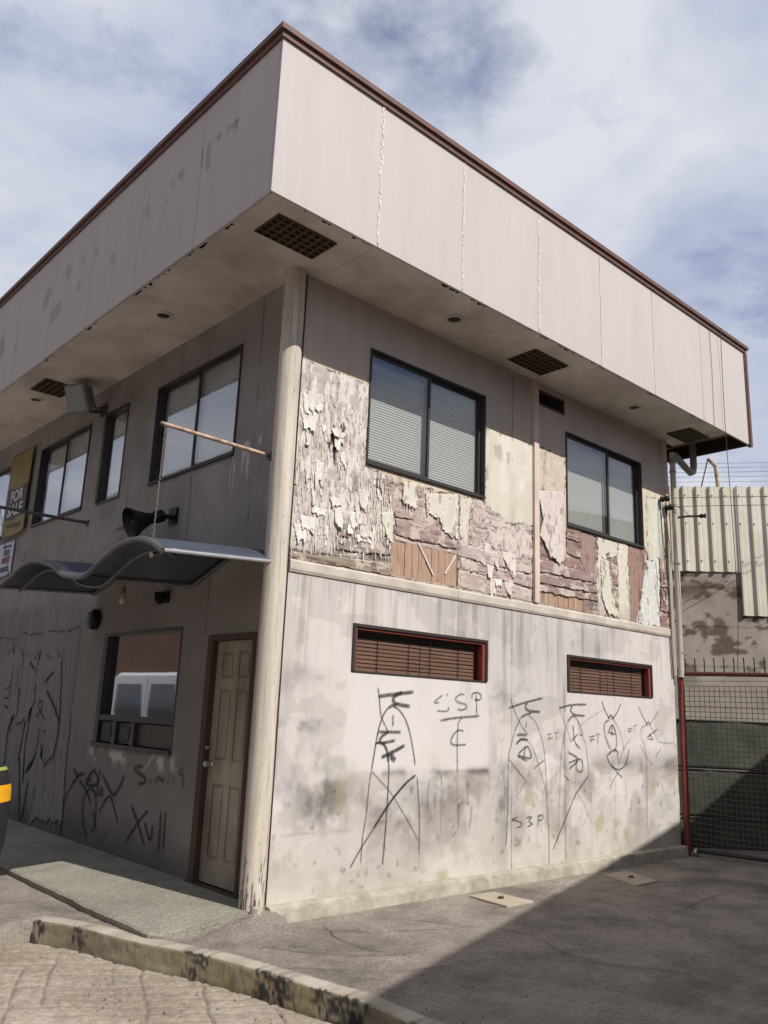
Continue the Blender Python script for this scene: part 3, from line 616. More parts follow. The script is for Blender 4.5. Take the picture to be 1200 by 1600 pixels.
# coping, stepped in two folds
cp = MB()
for dz0, dz1, ex in ((-.075, -.02, .02), (-.02, .03, .045)):
    cp.box((-OVL-ex, -OV-ex, TOP+dz0), (GX+ex, -OV+.12, TOP+dz1)); cp.box((-OVL-ex, -OV+.12, TOP+dz0), (-OVL+.12, DEP+.84, TOP+dz1)); cp.box((GX-.12, -OV+.12, TOP+dz0), (GX+ex, DEP+.84, TOP+dz1))
cp.build('coping', M_trim, B, label='brown metal coping along the roof edge')
MB().box((GX-.03, -OV-.022, SOF-.02), (GX+.03, -OV+.03, TOP-.077)).box((GX-.055, -OV-.012, SOF-.01), (GX-.034, -OV+.0, TOP-.077)).build('corner_trim', M_trim, B)
# soffit boards
so = MB().box((-OVL+.06, -OV+.06, SOF+.035), (6.66, 0.0, SOF+.05)).box((-OVL+.06, 0, SOF+.035), (0, DEP, SOF+.05)).build('soffit', M_dark, B)
sj = [-OVL+.03, .17, 1.24, 2.42, 3.56, 4.71, 5.93, 6.66]
for i in range(len(sj)-1):
    MB().box((sj[i]+.002, -OV+.03, SOF+.01), (sj[i+1]-.002, .02, SOF+.03)).build('soffit_board', M_soffit, so)
sl = [.022, .6, 1.53, 2.66, 3.784, 4.95, 6.1, 7.25, 8.4, DEP]
for i in range(len(sl)-1):
    MB().box((-OVL+.03, sl[i]+.002, SOF+.01), (.018, sl[i+1]-.002, SOF+.03)).build('soffit_board', M_soffit, so)
# ragged dark edge where the soffit boards have broken away from the fascia
rng = random.Random(5)
def chips(pl, rngs, seed):
    r_ = random.Random(seed); mb = MB()
    for a0, a1 in rngs:
        a = a0
        while a < a1:
            w_ = r_.uniform(.03, .16); d_ = r_.uniform(.008, .045); n = 6
            top = [(a+w_*k/n, -OV+.029+d_*(.3+.7*r_.random()) if 0 < k < n else -OV+.029) for k in range(n+1)]
            if pl == 'R': pts = [(a, -OV+.0295, SOF+.0085), (a+w_, -OV+.0295, SOF+.0085)]+[(p, q, SOF+.0085) for p, q in top[::-1][1:-1]]
            else: pts = [(-OVL+.0295, a+w_, SOF+.0085), (-OVL+.0295, a, SOF+.0085)]+[(-OVL+.0295+(q+OV-.029), p, SOF+.0085) for p, q in top[1:-1]]
            mb.prism(pts[::-1], (0, 0, -.002)); a += w_*r_.uniform(.8, 2.2)
    mb.build('broken_soffit_edge', M_hole, so, kind='stuff')
chips('R', [(-.6, .25), (1.0, 1.6), (2.1, 3.2), (3.4, 4.0), (4.6, 4.9), (5.6, 5.8)], 3); chips('L', [(-.6, .4), (.4, 1.6), (2.4, 2.8), (3.6, 4.0)], 4)
# bleached stains on soffit: paint patches
# open underside at the far end of the eave
MB().box((6.66, -OV+.04, SOF+.20), (GX-.04, DEP, SOF+.22)).build('open_eave', mat('bare_eave_timber', (70, 50, 42), .9, .3, 6, .2), B)
MB().box((6.655, -OV+.04, SOF), (6.70, DEP, SOF+.2)).build('eave_joist', M_brown, B)
MB().box((GX-.05, -OV+.04, SOF-.012), (GX-.031, DEP, SOF+.2)).build('eave_joist', M_brown, B)
# vent grilles: a frame with square holes
def vent(x0, x1, y0, y1, nx, ny):
    fr = MB().box((x0, y0, SOF-.004), (x1, y1, SOF+.009)).build('soffit_vent', M_grille, B)
    dx = (x1-x0)/nx; dy = (y1-y0)/ny
    mb = MB()
    for i in range(nx):
        for j in range(ny):
            cx, cy = x0+dx*(i+.5), y0+dy*(j+.5); mb.box((cx-dx*.32, cy-dy*.32, SOF-.0065), (cx+dx*.32, cy+dy*.32, SOF-.0045))
    mb.build('vent_hole', M_hole, fr, kind='stuff')
vent(-.71, -.10, -.6, -.25, 8, 5); vent(2.71, 3.31, -.55, -.16, 8, 5); vent(6.07, 6.60, -.55, -.2, 8, 5); vent(-.69, -.29, 4.40, 4.91, 5, 8)
for x, y in ((-.491, 1.732), (1.602, -.384), (4.913, -.408), (-.492, 5.245)):
    r_ = MB().lathe([(.095, 0), (.095, -.012), (.07, -.016), (.066, .0), (.062, .004)], (x, y, SOF+.009), (0, 0, 1), 24).build('downlight', M_soffit, B, True)
    MB().lathe([(.064, -.002), (.0, -.003)], (x, y, SOF+.006), (0, 0, 1), 24).build('lamp_recess', mat('lamp_recess', (60, 50, 42), .5, .2, 20, 0), r_)
# louvre near the eave
lv = MB(); pbox(lv, 'R', 3.451, 3.985, 5.235, 5.265, -.05, .012); pbox(lv, 'R', 3.451, 3.985, 5.08, 5.1, -.05, .012); pbox(lv, 'R', 3.451, 3.475, 5.1, 5.235, -.05, .012); pbox(lv, 'R', 3.965, 3.985, 5.1, 5.235, -.05, .012)
lv = lv.build('wall_louvre', M_brown, B)
for i in range(4):
    z = 5.11+i*.033; MB().prism([(3.475, -.005, z), (3.475, .04, z+.03), (3.475, .044, z+.026), (3.475, -.001, z-.004)], (.49, 0, 0)).build('louvre_blade', M_dark, lv)
# batten between the two bays
MB().box((3.36, -.035, 2.722), (3.445, .0, SOF)).build('batten', mat('batten_paint', (208, 188, 176), .85, .18, 8, .3, 60, stretch=(1, 1, .3)), B, label='pinkish cream vertical batten between the upper windows')
MB().box((LX-.06, -.03, 2.722), (LX+.004, .02, SOF)).build('end_batten', mat('batten_paint', (208, 188, 176)), B)

# windows
def slide_window(pl, u0, u1, v0, v1, frame_m, blind=True, glass=M_glass, blind_m=None, rows=44, tilt=1.38, low=False, fw=.028, mull=None, dsp=0):
    mb = MB()
    pbox(mb, pl, u0, u1, v1-fw*.7, v1, -.10, .018); pbox(mb, pl, u0, u1, v0, v0+fw, -.10, .026)
    pbox(mb, pl, u0, u0+fw*.6, v0+fw, v1-fw*.7, -.10, .018); pbox(mb, pl, u1-fw*.6, u1, v0+fw, v1-fw*.7, -.10, .018)
    w = mb.build('window', frame_m, B, bevel=.003)
    um = mull if mull else (u0+u1)/2
    a, b, c, e = u0+fw*.6, u1-fw*.6, v0+fw, v1-fw*.7
    for (p, q, dd) in ((a, um+.02, -.030), (um-.02, b, -.058)):
        s = MB(); t_ = .028
        pbox(s, pl, p, q, e-t_, e, dd-.012, dd+.012); pbox(s, pl, p, q, c, c+t_*1.3, dd-.012, dd+.012); pbox(s, pl, p, p+t_, c+t_*1.3, e-t_, dd-.012, dd+.012); pbox(s, pl, q-t_, q, c+t_*1.3, e-t_, dd-.012, dd+.012)
        s.build('sash', M_black if not low else frame_m, w)
        g = MB(); pbox(g, pl, p+t_, q-t_, c+t_*1.3, e-t_, dd-.002, dd+.002); g.build('pane', glass, w)
    if blind:
        bm = MB(); n = rows; hs = (e-c)/n
        sg = random.Random(int(u0*100))
        for i in range(n):
            z = c+hs*(i+.5); hh = hs*.52; th = tilt+sg.uniform(-.05, .05)
            dz = math.sin(th)*hh; dd = math.cos(th)*hh
            q4 = [PT(pl, a, z-dz, -.098+dd), PT(pl, b, z-dz, -.098+dd), PT(pl, b, z+dz, -.098-dd), PT(pl, a, z+dz, -.098-dd)]
            bm.add(q4, [(0, 1, 2, 3)])
        bm.build('blind', blind_m or M_blind, w, kind='stuff')
    return w
slide_window('R', *WR['ua'], M_black, rows=42, mull=1.68); slide_window('R', *WR['ub'], M_black, rows=42, mull=4.94)
def low_window(u0, u1, v0, v1):
    mb = MB(); pbox(mb, 'R', u0, u1, v1-.03, v1, -.14, .02); pbox(mb, 'R', u0, u1, v0, v0+.012, -.14, .012); pbox(mb, 'R', u0, u0+.03, v0+.012, v1-.03, -.14, .02); pbox(mb, 'R', u1-.03, u1, v0+.012, v1-.03, -.14, .02)
    w = mb.build('window', M_black, B, bevel=.003)
    s = MB(); pbox(s, 'R', u0+.03, u1-.03, v1-.05, v1-.03, -.12, .004); pbox(s, 'R', u0+.03, u0+.055, v0+.012, v1-.05, -.12, .004); pbox(s, 'R', u1-.075, u1-.03, v0+.012, v1-.05, -.12, .004)
    s.build('red_casing', M_red, w)
    g = MB(); pbox(g, 'R', u0+.055, u1-.075, v0+.012, v1-.05, -.052, -.048); g.build('pane', mat_glass('dusty_low_glass', (.85, .83, .8), .05), w)
    n = 8; z = v0+.02
    for i in range(n):
        hh = .021; zc = z+i*.036+.02
        if zc > v1-.12: break
        for p, q in ((u0+.06, (u0+u1)/2+.01), ((u0+u1)/2+.02, u1-.12)):
            sk = random.uniform(-.004, .004)
            MB().prism([(p, .072, zc-hh), (p, .084, zc+hh*.72), (p, .087, zc+hh*.72), (p, .075, zc-hh)], (q-p, 0, sk)).build('blind_slat', M_blind2, w)
    c_ = MB()
    for p in (.2, .42, .58, .8): x = u0+(u1-u0)*p; c_.box((x-.003, .062, v0+.02), (x+.003, .066, v1-.06))
    c_.build('blind_cord', M_dark, w, kind='stuff')
low_window(*WR['la']); low_window(*WR['lb'])
slide_window('L', *WL['A'], M_black, glass=M_glassL, blind_m=M_blindL, mull=1.78, rows=40); slide_window('L', *WL['C'], M_black, glass=M_glassL, blind_m=M_blindL, mull=5.3, rows=40); slide_window('L', *WL['D'], M_black, glass=M_glassL, blind_m=M_blindL, rows=40)
def fixed_window(u0, u1, v0, v1):
    mb = MB(); pbox(mb, 'L', u0, u1, v1-.04, v1, -.1, .02); pbox(mb, 'L', u0, u1, v0, v0+.03, -.1, .01); pbox(mb, 'L', u0, u0+.02, v0+.03, v1-.04, -.1, .01); pbox(mb, 'L', u1-.07, u1, v0+.03, v1-.04, -.1, .03)
    w = mb.build('window', M_black, B, bevel=.003); g = MB(); pbox(g, 'L', u0+.02, u1-.07, v0+.03, v1-.04, -.034, -.03); g.build('pane', M_glassL, w)
    g = MB(); pbox(g, 'L', u0+.02, u1-.07, v0+.03, v1-.04, -.09, -.085); g.build('blind', M_blindL, w)
fixed_window(*WL['Bn'])
# service window with a reflective pane above three low hatches
u0, u1, v0, v1 = WL['low']
mb = MB(); pbox(mb, 'L', u0, u1, v1-.035, v1, -.16, .008); pbox(mb, 'L', u0, u1, v0, v0+.04, -.16, .03); pbox(mb, 'L', u1-.10, u1, v0+.04, v1-.035, -.16, .008); pbox(mb, 'L', u0, u0+.03, v0+.04, v1-.035, -.16, .006); pbox(mb, 'L', u0+.03, u1-.1, v0+.27, v0+.33, -.16, .004)
sw = mb.build('window', M_black, B, bevel=.004, label='dark framed service window reflecting a white van')
g = MB(); pbox(g, 'L', u0+.03, u1-.1, v0+.33, v1-.035, -.064, -.06); g.build('pane', M_glassR, sw)
g = MB(); pbox(g, 'L', u0+.03, u1-.1, v0+.04, v1-.035, -.3, -.29); g.build('backing', mat('brown_curtain', (74, 54, 46), .9, .2, 4, .1), sw)
for a, b in ((u1-.42, u1-.13), (u1-.85, u1-.56)):
    h = MB(); pbox(h, 'L', a, b, v0+.05, v0+.26, -.05, -.02); pbox(h, 'L', a+.04, b-.04, v0+.085, v0+.225, -.02, -.012); h.build('hatch', mat('grey_hatch', (52, 48, 50), .5, .15, 8, .05), sw, bevel=.004)
    h = MB(); pbox(h, 'L', a-.03, a-.015, v0+.05, v0+.11, -.01, .0); h.build('latch', M_steel, sw)
h = MB(); pbox(h, 'L', u0+.04, u1-.92, v0+.05, v0+.26, -.05, -.03); h.build('hatch', mat('brown_hatch', (70, 54, 52), .4, .15, 8, .05), sw)
for a, b in ((u1-.95, u1-.88), (u1-.53, u1-.45)): pr = MB(); pbox(pr, 'L', a, b, v0+.04, v0+.27, -.06, .006); pr.build('hatch_post', M_black, sw)

# door: six recessed panels
u0, u1, v0, v1 = WL['door']
mb = MB(); pbox(mb, 'L', u0, u0+.045, v0, v1, -.16, .012); pbox(mb, 'L', u1-.09, u1, v0, v1, -.16, .012); pbox(mb, 'L', u0+.045, u1-.09, v1-.05, v1, -.16, .012)
dfm = mb.build('door_frame', M_brown, B, bevel=.004)
a, b, c, e = u0+.047, u1-.092, v0+.01, v1-.053
mb = MB(); pbox(mb, 'L', a, b, c, e, -.09, -.06); W_ = b-a
us_ = (a+.095, a+W_/2-.045, a+W_/2+.045, b-.095); rows_ = [(c+.2, c+.80), (c+1.0, c+1.60), (c+1.70, c+1.93)]
# stiles and rails stand proud of the panel ground
pbox(mb, 'L', a, us_[0], c, e, -.06, -.045); pbox(mb, 'L', us_[3], b, c, e, -.06, -.045); pbox(mb, 'L', us_[1], us_[2], c, e, -.06, -.045)
zs_ = [c]+[z for r in rows_ for z in r]+[e]
for k in range(0, len(zs_), 2):
    for p, q in ((us_[0], us_[1]), (us_[2], us_[3])): pbox(mb, 'L', p, q, zs_[k], zs_[k+1], -.06, -.045)
door = mb.build('door', M_door, B, bevel=.003, label='dirty cream six panel door')
for z0, z1 in rows_:
    for p, q in ((us_[0], us_[1]), (us_[2], us_[3])):
        h = MB(); pbox(h, 'L', p+.022, q-.022, z0+.022, z1-.022, -.062, -.048); h.build('door_panel', M_door, door, bevel=.010)
for z, r_ in ((.98, .03), (1.12, .018)):
    MB().lathe([(.0, .0), (r_*.9, .0), (r_*.55, .012), (r_*.5, .03), (r_, .045), (r_*.8, .065), (0, .07)], PT('L', b-.05, z, -.045), (-1, 0, 0), 16).build('door_knob', M_steel, door, True)
MB().box((-.03, u0-.02, .0), (.04, u1+.02, .014)).build('threshold', M_brown, B)

# exposed slats where the ply is gone
for (x0, x1, z0, z1), n in zip(SLB, (10, 9)):
    bk = MB().box((x0, .02, z0), (x1, .05, z1)).build('slat_backing', mat('dark_cavity', (36, 28, 24), .95, .2, 10, 0), B)
    w_ = (x1-x0)/n
    for i in range(n):
        o_ = random.uniform(0, .006); MB().box((x0+i*w_+.002, .006+o_, z0-.01), (x0+(i+1)*w_-.003, .018+o_, z1+.01)).build('slat', M_orange, bk)
for pr_ in [[(1.566,3.093),(1.787,2.805)],[(2.103,3.056),(1.95,2.843)]]:
    (xa, za_), (xb, zb) = pr_; dx, dz = xb-xa, zb-za_; l = math.hypot(dx, dz); nx, nz = -dz/l*.008, dx/l*.008
    MB().prism([(xa-nx, .004, za_-nz), (xb-nx, .004, zb-nz), (xb+nx, .004, zb+nz), (xa+nx, .004, za_+nz)], (0, -.008, 0)).build('diagonal_brace', M_putty, B)
# loose ply boards
for bi, (rgb, q) in enumerate([((168,150,142),[(1.239,3.366),(1.506,3.36),(1.5,3.301),(1.242,3.296)]),((158,138,132),[(1.243,3.287),(1.884,3.274),(2.113,3.214),(2.125,3.111),(1.251,3.115)]),((150,136,122),[(.046,2.775),(1.224,2.842),(1.221,2.716),(.051,2.707)]),((160,146,136),[(.562,3.062),(.894,3.099),(.899,3.009),(.558,2.985)]),((150,136,128),[(.559,2.978),(.899,3.003),(1.217,2.987),(1.22,2.918),(.829,2.871),(.55,2.866)]),((176,162,156),[(2.161,3.189),(3.33,3.165),(3.329,3.022),(2.165,3.042)]),((170,154,149),[(2.165,3.034),(3.329,3.013),(3.329,2.872),(2.168,2.916)]),((182,166,158),[(2.168,2.908),(3.329,2.863),(3.328,2.714),(2.156,2.726)]),((150,130,125),[(3.434,3.224),(4.59,3.212),(4.61,3.092),(3.433,3.08)]),((147,128,122),[(3.433,3.067),(4.618,3.079),(4.638,2.969),(3.432,2.95)]),((144,124,116),[(3.432,2.937),(4.638,2.955),(4.647,2.877),(3.432,2.851)]),((148,126,120),[(3.996,3.678),(4.292,3.689),(4.288,3.547),(3.993,3.544)]),((145,124,118),[(3.993,3.534),(4.287,3.537),(4.282,3.359),(3.989,3.359)]),((150,120,114),[(6.116,3.483),(6.39,3.506),(6.369,3.256),(6.098,3.247)]),((140,112,106),[(6.097,3.231),(6.368,3.24),(6.341,2.915),(6.074,2.924)]),((146,116,110),[(6.069,2.86),(6.337,2.863),(6.321,2.677),(6.057,2.695)])]):
    xs = np.arange(min(p[0] for p in q)-.01, max(p[0] for p in q)+.02, .012); zs = np.arange(min(p[1] for p in q)-.03, max(p[1] for p in q)+.02, .010)
    X, Z = np.meshgrid(xs, zs); jb = (fbm(X*13, Z*0+bi*3.1, 303, 5)-.5)*.045; low = 1-(Z-zs[0])/(zs[-1]-zs[0]); mk = inpoly(X+(fbm(X*0+bi, Z*30, 309)-.5)*.03, Z+jb*low, q)
    keep = mk[:-1, :-1] & mk[1:, 1:] & mk[:-1, 1:] & mk[1:, :-1]
    g = fbm(X*2.2, Z*70, 305+bi, 4); g2 = fbm(X*5, Z*22, 306+bi, 4); d = .005+.010*np.abs(fbm(X*3, Z*2+bi*9, 301)-.5)*low+.002*(g-.5)
    cc = np.array(rgb)+(g[..., None]-.5)*60+(g2[..., None]-.5)*36; pk = sstep(.54, .62, fbm(X*10, Z*10, 307+bi, 5)); cc = cc*(1-.75*pk[..., None])+np.array([206, 194, 182])*.75*pk[..., None]; cc -= sstep(.66, .71, fbm(X*4, Z*60, 311+bi, 4))[..., None]*45
    me, used = grid_mesh('plywood_strip', np.stack([X, -d-.002*pk, Z], -1), keep)
    setcol(me, linA(cc).reshape(-1, 3)[used]); o = objm('plywood_strip', me, M_vein, B); s = o.modifiers.new('thick', 'SOLIDIFY'); s.thickness = .003; s.offset = -1
# big hanging sheets of paint and ply, free at the lower edge
for si, (rgb, curl, poly) in enumerate([((210,203,190),.03,[(1.317,3.657),(1.516,3.683),(1.523,3.41),(1.468,3.413),(1.346,3.447)]),((209,202,190),.045,[(1.625,3.613),(2.122,3.702),(2.127,3.201),(1.986,3.193),(1.878,3.278),(1.832,3.395),(1.655,3.377)]),((208,196,188),.06,[(3.44,4.026),(3.959,4.117),(3.934,3.251),(3.793,3.221),(3.612,3.318),(3.478,3.501),(3.544,3.692)]),((207,205,199),.04,[(5.811,3.439),(6.076,3.477),(6.042,2.686),(5.484,2.682),(5.649,3.114)]),((206,200,184),.05,[(4.689,3.421),(4.865,3.412),(4.917,3.07),(5.072,2.719),(4.826,2.717),(4.711,2.927)]),((214,206,192),.05,[(.921,3.088),(.992,3.087),(.984,2.909),(.931,2.92)]),((212,204,190),.06,[(1.053,3.291),(1.226,3.352),(1.239,2.99),(1.157,3.06),(1.098,3.146)])]):
    xs = np.arange(min(p[0] for p in poly)-.03, max(p[0] for p in poly)+.03, .012); zs = np.arange(min(p[1] for p in poly)-.06, max(p[1] for p in poly)+.03, .012)
    X, Z = np.meshgrid(xs, zs); j1 = (fbm(X*16, Z*10, 401+si)-.5)*.05; j2 = (fbm(X*34, Z*6, 402+si)-.5)*.16
    low = 1-(Z-zs[0])/(zs[-1]-zs[0]); mk = inpoly(X+j1, Z+j2*low, poly)
    d = .008+curl*.6*np.clip(low-.35, 0, 1)**2*(.5+fbm(X*5, Z*2, 405+si))+.004*fbm(X*9, Z*9, 406)
    keep = mk[:-1, :-1] & mk[1:, 1:] & mk[:-1, 1:] & mk[1:, :-1]
    if keep.sum() < 4: continue
    me, used = grid_mesh('hanging_sheet', np.stack([X, -d, Z], -1), keep)
    f = fbm(X*20, Z*8, 410+si, 5); cc = np.array(rgb)+(f[..., None]-.5)*40-sstep(.63, .68, f)[..., None]*50
    setcol(me, linA(cc).reshape(-1, 3)[used]); o = objm('hanging_sheet', me, M_peel, B); s = o.modifiers.new('thick', 'SOLIDIFY'); s.thickness = .002; s.offset = -1
# papery flakes of paint, each lifted at its ragged lower edge
rf = random.Random(77)
for k_ in range(46):
    if k_ < 34: x_, z_ = rf.uniform(.1, .95), rf.uniform(2.98, 4.25)
    else: x_, z_ = rf.uniform(2.2, 3.2), rf.uniform(2.8, 3.3)
    w_ = rf.uniform(.03, .10); h_ = rf.uniform(.06, .24)
    if x_+w_ > .82 and z_ > 3.62: continue
    X, Z = np.meshgrid(np.arange(x_-w_-.02, x_+w_+.02, .009), np.arange(z_-h_-.03, z_+.05, .009)); low = np.clip((z_+.03-Z)/(h_+.03), 0, 1)
    half = w_*(.75+.5*fbm(Z*9, Z*0+k_, 801))*(1-.35*low); bot = z_-h_*(.35+1.1*fbm(X*26, X*0+k_, 803, 4)); mk = (np.abs(X-x_+(fbm(Z*7, Z*0+k_, 805)-.5)*.05) < half) & (Z > bot) & (Z < z_+.03*fbm(X*20, X*0+k_, 807))
    keep = mk[:-1, :-1] & mk[1:, 1:] & mk[:-1, 1:] & mk[1:, :-1]
    if keep.sum() < 6: continue
    d = .005+rf.uniform(.008, .026)*low**2*(.5+fbm(X*8, Z*3, 809+k_)); me, used = grid_mesh('paint_flake', np.stack([X, -d, Z], -1), keep)
    tn = np.array([212, 205, 197.] if k_ < 34 else [208, 196, 188.])+rf.uniform(-12, 6); f = fbm(X*24, Z*9, 811+k_, 4); setcol(me, linA(tn+(f[..., None]-.5)*34).reshape(-1, 3)[used])
    o = objm('paint_flake', me, M_peel, B); s = o.modifiers.new('thick', 'SOLIDIFY'); s.thickness = .0015; s.offset = -1
# small curling flakes, joined: too many to count
def flakes(regions, n, seed):
    r_ = random.Random(seed); V = []; F_ = []; C_ = []
    hol = [WR['ua'], WR['ub']]
    while n > 0:
        poly, wt, tone = r_.choice(regions); x = r_.uniform(min(p[0] for p in poly), max(p[0] for p in poly)); z = r_.uniform(min(p[1] for p in poly), max(p[1] for p in poly))
        if not inpoly(np.array([x]), np.array([z]), poly)[0]: continue
        if any(h[0]-.03 < x < h[1]+.03 and h[2]-.03 < z < h[3]+.1 for h in hol): continue
        n -= 1; w_ = r_.uniform(.004, .014)*wt*(2.3 if r_.random() < .16 else 1); l = r_.uniform(.03, .11)*wt; cu_ = r_.uniform(.001, .008); sk = r_.uniform(-.3, .3)*w_; k0 = len(V); K_ = 4
        tn = np.array(tone)+r_.uniform(-14, 10)
        for k in range(K_+1):
            t = k/K_; ww = w_*(1-.55*t*r_.uniform(.4, 1.3)); off = .004+cu_*t*t
            for s in (-.5, .5): V.append((x+s*ww+sk*t, -off-(.004 if s > 0 else 0)*t, z-l*t)); C_.append(tn)
        for k in range(K_): b = k0+2*k; F_.append((b, b+2, b+3, b+1))
    o = obj('peeling_flakes', V, F_, M_peel, B, kind='stuff'); setcol(o.data, linA(np.array(C_))); s = o.modifiers.new('thick', 'SOLIDIFY'); s.thickness = .0012
PA = [(.06, 4.3), (.84, 4.3), (.84, 3.7), (1.2, 3.62), (1.2, 2.85), (.06, 2.8)]
FR = [(.06, 3.25), (.5, 3.2), (1.2, 3.2), (1.2, 3.0), (.6, 3.0), (.4, 2.86), (.06, 2.9)]
flakes([(PA, 1., (206, 198, 190)), (PA, .8, (198, 189, 180)), (FR, 1.4, (210, 202, 194)), (PA, 1.2, (204, 196, 187)), ([(.75, 3.68), (1.2, 3.62), (1.2, 3.1), (.8, 3.1)], 1.3, (210, 200, 188)),
        ([(2.2, 3.4), (3.35, 3.3), (3.35, 2.9), (2.2, 2.9)], .6, (200, 186, 176)), ([(.95, 3.68), (2.5, 3.68), (2.5, 3.4), (.95, 3.4)], .6, (206, 197, 182))], 750, 11)

# splintered veneer on the side wall, by the pavement
def left_sheets():
    for si, poly in enumerate([[(6.676,1.925),(6.241,2.145),(5.228,2.01),(5.158,1.487),(5.332,1.189),(5.529,1.153),(5.866,1.232),(5.969,1.045),(5.921,.611),(6.098,.598)],[(5.253,1.965),(4.5,2.037),(4.294,1.198),(4.331,.777),(4.595,.691),(4.665,1.1),(4.89,1.19),(5.115,1.371)],[(4.936,.891),(4.772,.761),(4.771,.446),(4.825,.075),(4.533,.108),(3.863,.11),(3.991,1.342),(4.266,.795),(4.549,.667),(4.746,.901)]]):
        ys = np.arange(min(p[0] for p in poly)-.03, max(p[0] for p in poly)+.03, .02); zs = np.arange(max(.03, min(p[1] for p in poly)-.06), max(p[1] for p in poly)+.03, .02)
        Y, Z = np.meshgrid(ys, zs); j1 = (fbm(Y*14, Z*3, 501+si)-.5)*.1; j2 = (fbm(Y*9, Z*5, 502+si)-.5)*.3; mk = inpoly(Y+j1, Z+j2, poly)
        d = .006+.008*fbm(Y*3, Z*1.2, 503+si); keep = mk[:-1, :-1] & mk[1:, 1:] & mk[:-1, 1:] & mk[1:, :-1]
        if keep.sum() < 4: continue
        me, used = grid_mesh('veneer_sheet', np.stack([-d, Y, Z], -1), keep, flip=True); f = fbm(Y*30, Z*1.2, 505+si, 5); cc = np.array([138, 134, 138])+(f[..., None]-.5)*40-sstep(.64, .7, f)[..., None]*50
        setcol(me, linA(cc).reshape(-1, 3)[used]); o = objm('veneer_sheet', me, M_wall, B); s = o.modifiers.new('thick', 'SOLIDIFY'); s.thickness = .002; s.offset = 1
left_sheets()
